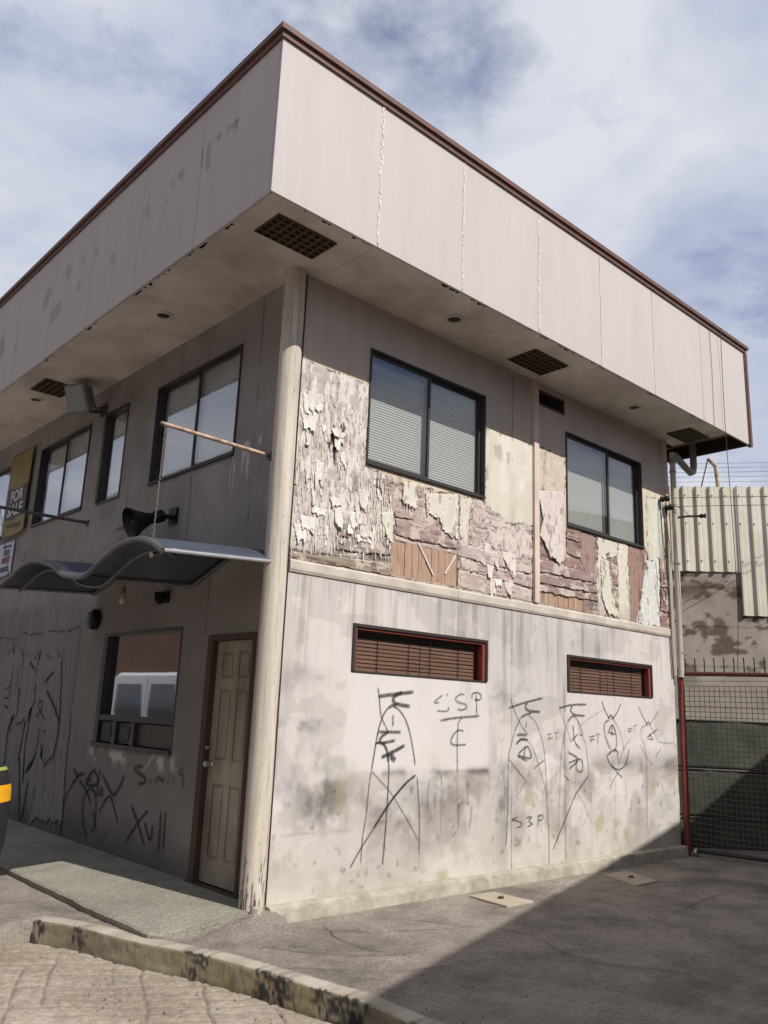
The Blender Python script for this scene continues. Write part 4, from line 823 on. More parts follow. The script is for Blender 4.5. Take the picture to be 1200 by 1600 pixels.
# spray paint
for key, lab, data in [('a', 'tall black tag with crossed tail under the first low window', [(.035,.8,[(1.114,1.616),(1.349,1.648),(1.561,1.675)]),(.014,.7,[(1.109,1.699),(1.129,1.616),(1.152,1.483),(1.179,1.417),(1.254,1.313)]),(.035,.8,[(1.412,1.668),(1.325,1.63),(1.3,1.595),(1.328,1.567),(1.402,1.553),(1.517,1.542)]),(.03,.75,[(1.243,1.519),(1.29,1.543),(1.353,1.557)]),(.018,.7,[(1.306,1.538),(1.388,1.501),(1.473,1.412),(1.537,1.277),(1.585,1.118),(1.606,1.017)]),(.018,.75,[(1.243,1.525),(1.185,1.45),(1.144,1.35),(1.113,1.217),(1.09,1.087),(1.073,.985)]),(.02,.7,[(1.306,1.465),(1.31,1.358)]),(.026,.75,[(1.138,1.311),(1.27,1.313),(1.413,1.311)]),(.028,.8,[(1.262,1.313),(1.186,1.273),(1.158,1.229),(1.214,1.196),(1.251,1.141),(1.268,1.053)]),(.026,.8,[(1.105,1.217),(1.212,1.218),(1.345,1.238)]),(.035,.85,[(1.181,1.092),(1.326,1.141),(1.467,1.197)]),(.05,.85,[(1.287,1.125),(1.321,1.086),(1.353,1.064)]),(.016,.75,[(1.264,1.119),(1.276,1.042),(1.281,.944),(1.277,.717),(1.263,.41),(1.247,.197)]),(.012,.7,[(1.073,.985),(1.051,.842),(1.034,.632),(1.003,.427),(.993,.224)]),(.024,.85,[(1.617,.932),(1.514,.879),(1.353,.752),(1.229,.623),(1.123,.502)]),(.016,.7,[(1.123,.502),(.992,.356),(.874,.204)]),(.012,.55,[(1.073,.98),(1.184,.892),(1.304,.797),(1.445,.646),(1.563,.51),(1.682,.361)]),(.012,.7,[(1.634,.926),(1.657,.769),(1.683,.547),(1.691,.241)]),(.008,.4,[(1.687,.241),(1.7,.122)])]), ('b', 'thin letters SSP over a T', [(.018,.6,[(1.95,1.662),(1.863,1.611),(1.846,1.586),(1.908,1.595)]),(.018,.6,[(2.034,1.557),(2.035,1.527),(1.981,1.513),(1.875,1.514)]),(.03,.6,[(2.008,1.677),(2.02,1.663)]),(.02,.6,[(2.26,1.682),(2.195,1.682),(2.131,1.639),(2.178,1.605),(2.272,1.59),(2.291,1.553),(2.217,1.533),(2.161,1.543)]),(.018,.65,[(2.374,1.643),(2.383,1.693),(2.459,1.709),(2.514,1.68),(2.49,1.641),(2.403,1.638)]),(.018,.65,[(2.436,1.702),(2.448,1.484)]),(.024,.65,[(1.922,1.425),(2.127,1.454),(2.493,1.483)]),(.014,.65,[(2.228,1.456),(2.183,1.416),(2.171,1.32),(2.168,1.176),(2.181,.951)]),(.02,.6,[(2.259,1.333),(2.185,1.338),(2.114,1.295),(2.079,1.235),(2.107,1.206),(2.189,1.2),(2.299,1.207)])]), ('c', 'half washed-off grey tag', [(.02,.35,[(1.956,.932),(1.968,.839)]),(.01,.35,[(1.968,.839),(1.968,.589),(1.965,.42),(1.941,.349)]),(.03,.25,[(2.186,.654),(2.294,.667),(2.368,.646)]),(.03,.22,[(2.316,.89),(2.331,.654)]),(.03,.25,[(2.396,.639),(2.38,.511),(2.364,.425)]),(.03,.25,[(2.204,.636),(2.21,.423)]),(.02,.3,[(2.192,.418),(2.114,.372)]),(.03,.2,[(1.811,.912),(1.781,.788),(1.788,.608)]),(.025,.2,[(1.867,.774),(1.89,.604)]),(.012,.25,[(2.178,.939),(2.191,.578)])]), ('d', 'tall tag above the letters SSP', [(.03,.75,[(2.94,1.573),(3.219,1.64),(3.538,1.702)]),(.016,.7,[(2.973,1.68),(3.032,1.568),(3.138,1.424),(3.259,1.32)]),(.032,.8,[(3.259,1.641),(3.219,1.598),(3.286,1.559),(3.48,1.553)]),(.03,.75,[(3.151,1.489),(3.259,1.525),(3.327,1.535)]),(.014,.65,[(3.273,1.517),(3.41,1.43),(3.52,1.232),(3.56,1.05),(3.585,.739),(3.621,.257),(3.617,-.01)]),(.016,.7,[(3.151,1.489),(3.046,1.341),(2.981,1.181),(2.948,1.07),(2.939,.605),(2.911,.213)]),(.02,.7,[(3.237,1.451),(3.237,1.377)]),(.032,.8,[(3.072,1.31),(3.259,1.312)]),(.035,.8,[(3.072,1.213),(3.151,1.262),(3.272,1.255)]),(.014,.6,[(3.272,1.255),(3.367,1.149),(3.462,.97),(3.571,.74)]),(.026,.8,[(3.099,1.117),(3.258,1.19),(3.312,1.076),(3.099,1.101),(3.258,1.044)]),(.024,.7,[(3.218,1.198),(3.191,1.053)]),(.014,.7,[(2.948,1.07),(3.086,.959),(3.231,.853)]),(.01,.4,[(3.231,.853),(3.432,.672),(3.54,.484),(3.663,.318)]),(.012,.5,[(3.244,.861),(3.139,.753),(3.061,.685)]),(.02,.7,[(3.56,1.059),(3.448,1.01),(3.366,.963)]),(.02,.75,[(3.113,.497),(3.01,.479),(3.139,.449),(3.165,.409),(3.087,.398)]),(.02,.75,[(3.23,.483),(3.323,.487),(3.283,.45),(3.336,.416),(3.257,.397)]),(.02,.75,[(3.445,.504),(3.436,.387)]),(.02,.75,[(3.431,.497),(3.513,.493),(3.499,.454),(3.431,.45)]),(.008,.35,[(3.421,.97),(3.415,.115)])]),
        ('e', 'small mark beside the third tag', [(.014,.6,[(3.591,1.316),(3.691,1.325)]),(.014,.6,[(3.599,1.274),(3.705,1.284)]),(.014,.6,[(3.649,1.342),(3.633,1.249)]),(.014,.6,[(3.72,1.334),(3.808,1.344)]),(.014,.6,[(3.77,1.338),(3.763,1.247)])]), ('f', 'small mark right of the fourth tag', [(.016,.7,[(4.387,1.299),(4.515,1.313)]),(.016,.7,[(4.392,1.264),(4.514,1.277)]),(.016,.7,[(4.451,1.326),(4.432,1.237)]),(.016,.7,[(4.516,1.327),(4.614,1.337)]),(.016,.7,[(4.568,1.331),(4.564,1.22)])]), ('g', 'small mark between the last tags', [(.014,.65,[(5.19,1.401),(5.322,1.412)]),(.014,.65,[(5.195,1.373),(5.31,1.384)]),(.014,.65,[(5.262,1.43),(5.236,1.345)]),(.014,.65,[(5.313,1.44),(5.416,1.452)]),(.014,.65,[(5.364,1.445),(5.352,1.365)])]), ('h', 'tall tag under the second low window edge', [(.03,.75,[(3.812,1.601),(4.054,1.644),(4.351,1.66)]),(.012,.65,[(3.818,1.601),(3.885,1.508),(3.986,1.338),(4.044,1.235)]),(.03,.8,[(4.069,1.636),(4.037,1.582),(4.112,1.54),(4.315,1.532)]),(.028,.75,[(3.983,1.467),(4.066,1.522),(4.143,1.515)]),(.014,.7,[(4.127,1.514),(4.218,1.42),(4.262,1.324),(4.184,1.323)]),(.01,.55,[(4.218,1.42),(4.393,1.503),(4.691,1.62)]),(.014,.7,[(4.173,1.48),(4.216,1.358),(4.306,1.237),(4.347,1.062),(4.38,.888)]),(.012,.6,[(3.974,1.459),(3.911,1.303),(3.848,1.099),(3.812,.733),(3.773,.135)]),(.026,.75,[(4.079,1.426),(4.105,1.253),(4.21,1.167)]),(.026,.75,[(4.169,1.332),(4.044,1.252)]),(.028,.8,[(3.982,1.132),(4.161,1.055),(3.993,.954)]),(.024,.75,[(3.979,1.022),(4.223,1.054),(4.234,.925),(4.128,.961),(4.146,1.046)]),(.02,.7,[(3.902,.897),(3.99,.828)]),(.02,.75,[(4.373,.888),(4.246,.788),(4.106,.682),(3.998,.544),(3.79,.278),(3.689,.141)]),(.012,.5,[(4.107,.724),(4.27,.566),(4.403,.374)]),(.008,.45,[(4.388,.871),(4.409,.544),(4.407,.039)]),(.008,.35,[(4.113,.961),(4.11,.274)]),(.008,.35,[(4.028,.56),(4.004,.151)])]), ('i', 'looped tag under the second low window', [(.022,.8,[(4.662,1.711),(4.724,1.603),(4.821,1.505)]),(.022,.8,[(5.071,1.698),(4.961,1.573),(4.855,1.505)]),(.03,.8,[(4.787,1.513),(4.84,1.551),(4.906,1.507)]),(.022,.8,[(4.803,1.495),(4.718,1.466),(4.698,1.365),(4.759,1.239),(4.823,1.167)]),(.014,.6,[(4.889,1.506),(5.004,1.407),(5.083,1.241),(5.106,1.149)]),(.026,.8,[(4.763,1.339),(4.869,1.441),(4.932,1.341),(4.797,1.358)]),(.022,.75,[(4.869,1.441),(4.846,1.313)]),(.022,.75,[(4.95,1.341),(4.943,1.204),(4.888,1.131)]),(.026,.8,[(4.787,1.122),(4.907,1.158),(4.99,1.122)]),(.022,.8,[(4.821,1.122),(4.742,1.086),(4.831,.978),(4.998,.935),(5.14,1.002),(5.219,1.168)]),(.016,.7,[(4.956,1.122),(4.984,.995),(5.041,1.094)]),(.014,.6,[(5.041,1.094),(5.115,1.186),(5.254,1.289)]),(.02,.75,[(4.848,.978),(4.962,.895),(5.062,.839)]),(.014,.65,[(4.997,.922),(4.874,.825),(4.779,.721)]),(.009,.5,[(4.909,.843),(4.881,.262)]),(.009,.45,[(5.145,1.094),(5.111,.461)]),(.008,.4,[(4.813,.952),(4.802,.703)])]), ('j', 'last thin tag by the gate', [(.02,.7,[(5.466,1.674),(5.551,1.561),(5.674,1.438)]),(.016,.65,[(5.95,1.64),(5.815,1.538),(5.695,1.457)]),(.026,.7,[(5.619,1.446),(5.678,1.496),(5.731,1.439)]),(.014,.65,[(5.619,1.446),(5.524,1.425),(5.499,1.32),(5.566,1.206),(5.604,1.054),(5.598,.847),(5.566,.258)]),(.026,.7,[(5.628,1.302),(5.902,1.412)]),(.022,.65,[(5.687,1.351),(5.778,1.284),(5.665,1.293)]),(.014,.5,[(5.731,1.439),(5.839,1.343),(5.929,1.256),(6.285,1.239)]),(.014,.6,[(5.446,1.234),(5.578,1.111),(5.718,.978)]),(.016,.55,[(5.97,1.178),(5.82,1.072)]),(.02,.55,[(5.758,1.006),(5.709,.959)]),(.009,.45,[(5.952,.783),(5.93,.349)]),(.01,.5,[(5.931,.764),(6.034,.59),(6.138,.433)]),(.01,.45,[(5.251,.599),(5.232,.455),(5.199,.484),(5.244,.491)]),(.02,.4,[(4.139,.215),(4.108,.184),(4.167,.172),(4.154,.214)])])]:
    ribbon('spray_tag', 'R', data if key in 'abc' else [(w_*.8, a_*.92, p_) for w_, a_, p_ in data], M_spray, B, .006, lab, ord(key))
for data, lab, d_ in [([(.026,.9,[(3.752,.739),(3.615,.662),(3.741,.586)]),(.03,.9,[(3.672,.665),(3.446,.711)]),(.02,.9,[(3.628,.646),(3.807,.492),(3.892,.338),(3.873,.079)]),(.03,.85,[(3.898,.119),(3.866,.037)]),(.022,.9,[(3.55,.631),(3.339,.535),(3.211,.435)]),(.026,.95,[(3.403,.629),(3.21,.758),(3.089,.634),(3.36,.604),(3.242,.685)]),(.02,.9,[(3.229,.58),(3.353,.52),(3.39,.404),(3.341,.241),(3.208,.092)]),(.02,.9,[(3.229,.58),(3.11,.528),(3.056,.396),(3.052,.206),(3.109,.166)]),(.02,.9,[(3.066,.796),(3.079,.6),(3.069,.505)]),(.02,.9,[(3.031,.55),(2.977,.596),(2.945,.544),(3.042,.528)]),(.02,.9,[(3.133,.368),(3.003,.212)]),(.024,.9,[(2.988,.733),(2.838,.635),(2.689,.561),(2.569,.645),(2.497,.758)]),(.02,.9,[(2.975,.351),(2.879,.482),(2.762,.534),(2.641,.44),(2.528,.308)])], 'spiky black tag below the service window', .008), ([(.024,.9,[(2.283,.503),(2.107,.357),(1.94,.187)]),(.022,.9,[(1.927,.496),(2.12,.35),(2.322,.155)]),(.022,.9,[(1.977,.385),(1.834,.243),(1.804,.375)]),(.022,.9,[(1.673,.517),(1.661,.338),(1.652,.172)]),(.022,.9,[(1.589,.52),(1.582,.335),(1.571,.183)])], 'black letters XVII', .008), ([(.03,.45,[(2.099,.879),(2.256,.861),(2.263,.828),(2.062,.779),(2.039,.743),(2.188,.698)]),(.03,.4,[(1.947,.769),(1.924,.734)]),(.03,.4,[(1.844,.747),(1.788,.801),(1.716,.782),(1.661,.774)]),(.025,.35,[(1.597,.786),(1.579,.763)]),(.025,.35,[(1.516,.835),(1.492,.782)]),(.025,.35,[(1.342,.921),(1.407,.868),(1.326,.838),(1.312,.738)])], 'faded sprayed word by the door', .008), ([(.03,.85,[(5.484,1.938),(5.288,1.837)]),(.03,.85,[(4.645,1.802),(4.775,1.737),(4.885,1.665)]),(.03,.9,[(4.796,1.579),(4.558,1.439),(4.268,1.226)]),(.02,.7,[(4.89,1.462),(4.992,1.417),(4.949,1.353),(4.752,1.237)]),(.02,.7,[(4.888,1.455),(4.874,1.362),(5.032,1.257)]),(.02,.6,[(6.261,1.575),(6.076,1.631)]),(.02,.6,[(6.241,1.472),(6.054,1.467)]),(.025,.7,[(6.201,1.378),(6.019,1.328)]),(.02,.8,[(5.747,1.54),(5.722,1.587),(5.692,1.237)])], 'black crosses on splintered veneer', .02)]:
    ribbon('spray_tag', 'L', [(w_*1.35, min(1, a_*1.25), p_) for w_, a_, p_ in data], M_spray, B, d_, lab, 5)
for k_, st_ in enumerate([(.05,.3,[(-.041,6.266),(-.076,6.32),(-.163,6.297),(-.198,6.344)]),(.05,.35,[(-.198,6.344),(-.2,6.217)]),(.06,.3,[(.054,6.325),(.109,6.322),(.051,6.303)]),(.07,.35,[(.249,6.357),(.258,6.212),(.23,6.049)]),(.03,.4,[(.373,6.369),(.358,6.128)]),(.06,.3,[(.687,6.296),(.785,6.289),(.683,6.209)]),(.06,.25,[(.932,6.319),(.87,6.203)]),(.05,.3,[(1.41,6.288),(1.346,6.065)]),(.05,.25,[(1.462,6.267),(1.451,6.158)]),(.05,.25,[(.998,6.136),(.992,6.047)]),(.16,.3,[(3.904,6.31),(4.009,6.189),(4.024,6.053)]),(.16,.28,[(3.475,5.943),(3.61,5.872),(3.8,5.835)]),(.1,.3,[(2.558,6.297),(2.608,6.172)]),(.12,.25,[(2.92,6.333),(3.004,6.251)]),(.12,.28,[(3.462,6.384),(3.298,6.233)]),(.16,.35,[(5.608,6.219),(5.453,5.861)]),(.1,.3,[(4.937,5.944),(4.932,5.813)]),(.1,.25,[(2.183,6.013),(2.058,5.9)]),(.1,.25,[(3.048,6.036),(2.942,5.93)])]): ribbon('faded_letter', 'L', [(st_[0]*1.25, st_[1]*.62, st_[2])], M_ghost, fb, OVL+.002, 'ghost of a removed blue letter', k_)

# ================================================================= THINGS ON THE BUILDING
# awning: a wavy sheet on a tube frame
AW = empty('awning', (0, 1.8, 2.6), 'wavy grey awning over the door and service window', 'awning')
ay = [0, .2, .45, .75, 1.03, 1.32, 1.52, 1.89, 2.17, 2.61, 2.95, 3.28, 3.66]; az = [2.60, 2.695, 2.745, 2.73, 2.65, 2.552, 2.54, 2.60, 2.71, 2.80, 2.79, 2.70, 2.62]
aq = crom(list(zip(ay, az)), 6); XA = -1.1
def asheet(x0, x1, nx, dz, name, material, parent, th):
    V = []; F_ = []
    for i in range(nx+1):
        x = x0+(x1-x0)*i/nx
        for y, z in aq: V.append((x, y, z+dz+.07*(1+x/1.1)))
    n = len(aq)
    for i in range(nx):
        for k in range(n-1): F_.append((i*n+k, (i+1)*n+k, (i+1)*n+k+1, i*n+k+1))
    o = obj(name, V, F_, material, parent, True); s = o.modifiers.new('thick', 'SOLIDIFY'); s.thickness = th; return o
M_awn = mat('awning_sheet', (70, 77, 92), .42, .2, 3, .08, 30, dirt=(60, 64, 74), spec=.5)
M_tube = mat('awning_tube', (88, 86, 86), .45, .3, 12, .15)
asheet(-.02, XA, 8, 0, 'awning_sheet', M_awn, AW, .012)
MB().tube([(XA-.01, y, z-.012) for y, z in aq], .026, 8).build('front_rim', M_tube, AW, True)
MB().tube([(XA+.16, y, z-.075) for y, z in aq[3:-3]], .016, 8).build('inner_rib', M_tube, AW, True)
MB().tube([(-.06, y, z+.045) for y, z in aq], .02, 8).build('wall_rib', M_tube, AW, True)
for y in (0.0, 3.66):
    MB().tube([(-.02, y, aq[0][1]+.06 if y == 0 else aq[-1][1]+.06), (XA, y, aq[0][1]-.004 if y == 0 else aq[-1][1]-.004)], .016, 8).build('side_rim', mat('pale_edge_trim', (150, 150, 150), .5, .15, 10, .1), AW, True)
for y in (1.4,):
    MB().tube([(-.02, y, 2.60), (XA, y, 2.53)], .018, 8).build('cross_tube', M_tube, AW, True)
MB().tube([(XA+.15, .34, 2.635), (XA+.05, .30, 2.60)], .022, 10).build('tube_end', M_steel, AW, True)
# stay poles with chains
def pole(p0, p1, r, material, label):
    e = empty('stay_pole', p0, label, 'pole')
    MB().tube([Vector(p0).lerp(Vector(p1), t) for t in (0, .25, .5, .75, 1)], r, 10).build('pole', material, e, True)
    MB().lathe([(0, 0), (.045, 0), (.045, .012), (r*1.15, .014), (r*1.15, .05)], p0, Vector(p1)-Vector(p0), 14).build('wall_flange', M_tube, e, True)
    MB().lathe([(r*.7, .0), (r*1.04, .001), (r*1.04, -.01)], p1, Vector(p1)-Vector(p0), 12).build('end_ring', M_black, e, True)
M_rust = mat('rusty_cream_paint', (184, 168, 150), .8, .3, 16, .3, 60, dirt=(134, 96, 78))
pole((-.10, .16, 3.605), (-1.06, .36, 3.70), .017, M_rust, 'rusty cream stay pole sticking out from the corner column'); pole((0, 4.23, 3.605), (-1.05, 4.36, 3.63), .02, M_tube, 'dark stay pole sticking out beside the sale banner')
def chain(p0, p1, label, sag=0):
    p0, p1 = Vector(p0), Vector(p1); n = int((p1-p0).length/.026); mb = MB(); ax = (p1-p0).normalized()
    for i in range(n):
        c0 = p0.lerp(p1, (i+.5)/n); a = (i % 2)*math.pi/2+.6; u = Vector((math.cos(a), math.sin(a), 0)); L_ = []
        for k in range(8):
            g = 2*math.pi*k/8; L_.append(c0+ax*math.sin(g)*.017+u*math.cos(g)*.006)
        mb.tube(L_+[L_[0]], .0022, 4, False)
    return tag(mb.build('chain', mat('chain_steel', (112, 104, 98), .5, .3, 30, 0, metal=.6), None, True), label, 'chain')
chain((-1.02, .35, 3.68), (-1.02, .36, 2.735), 'thin chain hanging from the rusty pole to the awning'); chain((-1.0, 4.35, 3.61), (-1.0, 3.62, 2.64), 'thin chain from the dark pole to the awning\'s far end')
# horn loudspeaker
H = empty('horn_speaker', (-.05, 2.0, 3.36), 'black horn loudspeaker on the wall above the awning', 'loudspeaker')
M_horn = mat('black_horn_plastic', (26, 26, 28), .4, .2, 10, .04)
ho, ha = Vector((-.47, 2.02, 3.20)), Vector((.86, -.06, .36)).normalized()
mb = MB(); mb.lathe([(.158, .0), (.165, .004), (.163, .014), (.135, .06), (.10, .12), (.065, .2), (.05, .26), (.06, .265), (.065, .28), (.065, .36), (.05, .375), (0, .378)], ho, ha, 28); mb.lathe([(.0, .10), (.02, .11), (.05, .17), (.09, .115), (.125, .05), (.157, .0)], ho, ha, 28); mb.build('horn', M_horn, H, True)
MB().lathe([(0, .02), (.024, .03), (.028, .06), (.02, .15)], ho, ha, 16).build('throat_plug', mat('grey_plug', (70, 70, 72), .5, .1, 10, 0), H, True)
pb = ho+ha*.3
MB().tube([pb+Vector((0, -.07, 0)), pb+Vector((.12, -.09, .02)), pb+Vector((.16, -.09, .03)), pb+Vector((.16, .09, .03)), pb+Vector((.12, .09, .02)), pb+Vector((0, .07, 0))], .012, 6).build('bracket', M_horn, H)
MB().box((-.03, 1.92, 3.28), (-.0, 2.08, 3.44)).box((-.2, 1.985, 3.32), (-.02, 2.015, 3.36)).build('wall_plate', M_horn, H)
# floodlight
FL = empty('floodlight', (0, 4.12, 5.07), 'square grey floodlight on a bracket under the eave', 'floodlight')
M_fl = mat('floodlight_grey', (120, 122, 122), .5, .15, 10, .05)
R_ = Matrix.Translation((-.34, 4.14, 5.12)) @ Matrix.Rotation(math.radians(20), 4, 'Z') @ Matrix.Rotation(math.radians(-24), 4, 'Y')
def xf(mb): mb.v = [tuple(R_ @ Vector(p)) for p in mb.v]; return mb
xf(MB().box((-.05, -.17, -.18), (.02, .17, .18)).add([(.02, -.15, -.16), (.02, .15, -.16), (.02, .15, .16), (.02, -.15, .16), (.12, -.08, -.1), (.12, .08, -.1), (.12, .08, .1), (.12, -.08, .1)], [(4, 5, 6, 7), (0, 1, 5, 4), (1, 2, 6, 5), (2, 3, 7, 6), (3, 0, 4, 7)])).build('housing', M_fl, FL, bevel=.01)
xf(MB().box((-.056, -.145, -.155), (-.051, .145, .155))).build('lens', mat('floodlight_lens', (150, 158, 156), .15, .05, 5, 0), FL)
mb = MB(); 
for k in range(6): mb.box((.02, -.15+.055*k, -.13), (.10, -.14+.055*k, .13))
xf(mb).build('cooling_fin', M_fl, FL, kind='stuff')
MB().tube([(0, 4.12, 5.03), (-.12, 4.12, 5.0), (-.24, 4.13, 4.98), (-.3, 4.14, 5.02)], .022, 8).build('arm', M_brown, FL, True)
MB().tube([(0, 4.16, 5.10), (-.1, 4.16, 5.06), (-.22, 4.15, 5.10)], .012, 6).box((-.03, 4.05, 4.98), (0, 4.2, 5.12)).build('wall_bracket', M_brown, FL)
# sale banner and notice
M_ban = mat('grey_banner', (92, 88, 92), .6, .1, 5, .1, 20); M_yel = mat('dull_yellow_banner', (144, 132, 84), .6, .12, 5, .1, 20); M_wht = mat('white_print', (214, 212, 214), .7, .05, 5, 0); M_gry = mat('grey_print', (120, 112, 96), .7, .05, 5, 0)
SB = empty('sale_banner', (0, 6.85, 3.8), 'yellow and dark grey FOR SALE banner tied under the left windows', 'banner')
def bentsheet(y0, y1, z0, z1, d, name, material, parent, seed, bow=.012):
    Y, Z = np.meshgrid(np.linspace(y0, y1, 16), np.linspace(z0, z1, 14)); D_ = d+bow*fbm(Y*3, Z*3, seed); Zs = Z+(Y-y0)*.0-.03*np.sin((Y-y0)/(y1-y0)*math.pi)*(Z < z0+.05)
    me, u_ = grid_mesh(name, np.stack([-D_, Y, Zs], -1), np.ones((13, 15), bool), flip=True); o = objm(name, me, material, parent, True); s = o.modifiers.new('thick', 'SOLIDIFY'); s.thickness = .002; return o
bentsheet(6.41, 7.28, 4.52, 5.06, .05, 'upper_panel', M_yel, SB, 1); bentsheet(6.41, 7.28, 4.05, 4.515, .05, 'middle_panel', M_ban, SB, 2); bentsheet(6.36, 7.28, 3.80, 4.045, .05, 'lower_panel', M_yel, SB, 3)
def text(s, yc, z, h, d, material, parent, name='lettering', width=None, pl='L'):
    cu_ = bpy.data.curves.new('txt', 'FONT'); cu_.body = s; cu_.size = h*1.38; cu_.align_x = 'CENTER'; cu_.offset = .004*h/.1
    o = bpy.data.objects.new('txt', cu_); col.objects.link(o); dg = bpy.context.evaluated_depsgraph_get(); dg.update(); me = bpy.data.meshes.new_from_object(o.evaluated_get(dg)); bpy.data.objects.remove(o)
    xs = [v.co.x for v in me.vertices]; sc_ = (width/(max(xs)-min(xs))) if width else 1.; cx = (max(xs)+min(xs))/2
    for v in me.vertices: v.co = Vector((-d, yc-(v.co.x-cx)*sc_, z+v.co.y))
    return objm(name, me, material, parent)
text('FOR', 6.80, 4.30, .17, .066, M_wht, SB, width=.52); text('SALE', 6.82, 4.085, .17, .066, M_wht, SB, width=.62)
text('0917 555', 6.8, 3.87, .09, .066, M_gry, SB, width=.6) if False else None
mb = MB(); rr = random.Random(3)
for i in range(9): y = 6.52+i*.07; mb.box((-.0665, y, 3.88+i*.004), (-.0655, y+.045, 3.945+i*.004))
mb.build('worn_lettering', M_gry, SB, kind='stuff')
for y, z in ((6.42, 5.05), (7.27, 5.05), (6.4, 3.83), (7.25, 3.83)): MB().tube([(-.055, y, z), (0, y, z+.04)], .004, 5).build('tie', M_gry, SB)
NB = empty('paper_notice', (0, 7.1, 3.25), 'white paper notice with FOR RENT lettering below the banner', 'notice')
bentsheet(6.74, 7.5, 3.22, 3.70, .02, 'paper', mat('white_paper', (206, 206, 222), .8, .05, 5, 0), NB, 4, .006)
M_bl = mat('blue_ink', (70, 76, 120), .8, .05, 5, 0); M_ri = mat('red_ink', (150, 62, 66), .8, .05, 5, 0)
text('FOR', 7.0, 3.50, .085, .031, M_bl, NB, width=.26); text('RENT', 7.0, 3.39, .085, .031, M_ri, NB, width=.34)
mb = MB()
for z in (3.62, 3.30, 3.26):
    for i in range(6): mb.box((-.0315, 6.84+i*.06, z), (-.0305, 6.885+i*.06, z+.03))
mb.build('small_print', M_bl, NB, kind='stuff')
# siren, bulb, small bracket lamp
S_ = empty('wall_siren', (0, 3.64, 2.39), 'round black siren on the wall by the awning', 'siren')
MB().lathe([(.07, .0), (.115, .01), (.118, .05), (.10, .085), (.05, .10), (0, .102)], PT('L', 3.6, 2.38, 0), (-1, 0, 0), 24).build('siren_body', M_horn, S_, True)
mb = MB()
for k in range(-3, 4): mb.box((-.106, 3.6-math.sqrt(max(0, .06-(k*.024)**2))*.3, 2.38+k*.024-.003), (-.09, 3.6+math.sqrt(max(0, .06-(k*.024)**2))*.3, 2.38+k*.024+.003))
mb.build('siren_grille', M_black, S_, kind='stuff')
BU = empty('light_bulb', (-.5, 1.91, 2.40), 'bare glass light bulb hanging under the awning', 'light bulb')
MB().lathe([(0, -.0), (.02, .006), (.034, .03), (.033, .05), (.02, .08), (.016, .10)], (-.5, 1.91, 2.385), (0, 0, 1), 16).build('glass_bulb', mat('frosted_bulb', (190, 188, 180), .2, .05, 5, 0), BU, True)
MB().lathe([(.016, 0), (.022, .004), (.022, .06), (.008, .07)], (-.5, 1.91, 2.485), (0, 0, 1), 14).tube([(-.5, 1.91, 2.55), (-.5, 1.91, 2.60)], .005, 6).build('socket', M_gry, BU, True)
SPK = empty('small_wall_lamp', (0, 2.0, 2.5), 'small dark fitting on the wall under the awning', 'wall lamp')
MB().box((-.02, 1.93, 2.46), (0, 2.05, 2.58)).build('back_plate', M_horn, SPK); MB().lathe([(.02, 0), (.05, .03), (.055, .1), (.045, .12), (0, .12)], (-.08, 1.99, 2.44), (0, 0, 1), 16).tube([(-.02, 1.99, 2.54), (-.08, 1.99, 2.56)], .012, 6).build('lamp_body', M_horn, SPK, True)

# drainpipe at the far corner
DP = empty('drainpipe', (6.41, -.09, 0), 'grey plastic drainpipe with elbow at the far corner of the building', 'drainpipe')
M_pipe = mat('grey_pvc', (150, 144, 136), .5, .15, 4, .05)
MB().tube([(6.40, -.085, 2.08), (6.41, -.085, 3.0), (6.415, -.085, 4.2), (6.42, -.085, 5.18)], .038, 14).build('downpipe', mat('cream_pvc', (182, 175, 160), .55, .15, 3, .05), DP, True)
MB().tube([(6.42, -.085, 5.02), (6.43, -.085, 5.12), (6.5, -.085, 5.16), (6.75, -.085, 5.06), (6.93, -.085, 5.0), (7.0, -.085, 5.03), (7.03, -.085, 5.12), (7.03, -.085, 5.56)], .048, 14).build('elbow', M_pipe, DP, True)
for z in (4.9, 3.6, 2.4): MB().lathe([(.043, -.015), (.047, -.012), (.047, .012), (.043, .015)], (6.415, -.085, z), (0, 0, 1), 14).build('pipe_clip', M_pipe, DP, True)
CN = empty('conduit', (6.30, -.03, 2.1), 'thin cream electrical conduits beside the drainpipe', 'conduit')
for x, z1 in ((6.30, 4.2), (6.335, 3.9)): MB().tube([(x+.02, -.04, 2.1), (x, -.04, 2.6), (x, -.035, z1)], .014, 8).build('conduit_pipe', mat('cream_pvc', (182, 175, 160)), CN, True)
SE = empty('service_entrance', (6.2, 0, 4.3), 'black insulators and loose wires at the far window edge', 'electric fitting')
for x, z in ((6.16, 4.46), (6.27, 4.36)):
    MB().lathe([(0, 0), (.03, 0), (.045, .03), (.03, .06), (.045, .09), (.03, .12), (0, .125)], (x, -.02, z), (.25, -1, .05), 12).build('insulator', M_horn, SE, True)
rr = random.Random(8)
for i in range(7):
    x = 6.12+i*.03; p = [(x, -.03, 4.42), (x+rr.uniform(-.03, .05), -.05, 4.1), (x+rr.uniform(-.04, .06), -.05, 3.7), (x+rr.uniform(-.03, .08), -.045, 3.2+rr.uniform(0, .5))]
    MB().tube([tuple(q) for q in crom(p, 5)], .004, 5).build('loose_wire', M_black, SE, True)
MB().tube([tuple(q) for q in crom([(6.0, -.06, 3.62), (6.02, -.06, 3.35), (6.0, -.07, 3.15), (6.05, -.08, 3.02), (6.10, -.08, 3.12), (6.06, -.07, 3.22)], 6)], .007, 6).build('loose_wire', M_black, SE, True)
BA = empty('line_bracket', (6.45, -.05, 4.26), 'rusty arm with a wire knob beside the drainpipe', 'bracket')
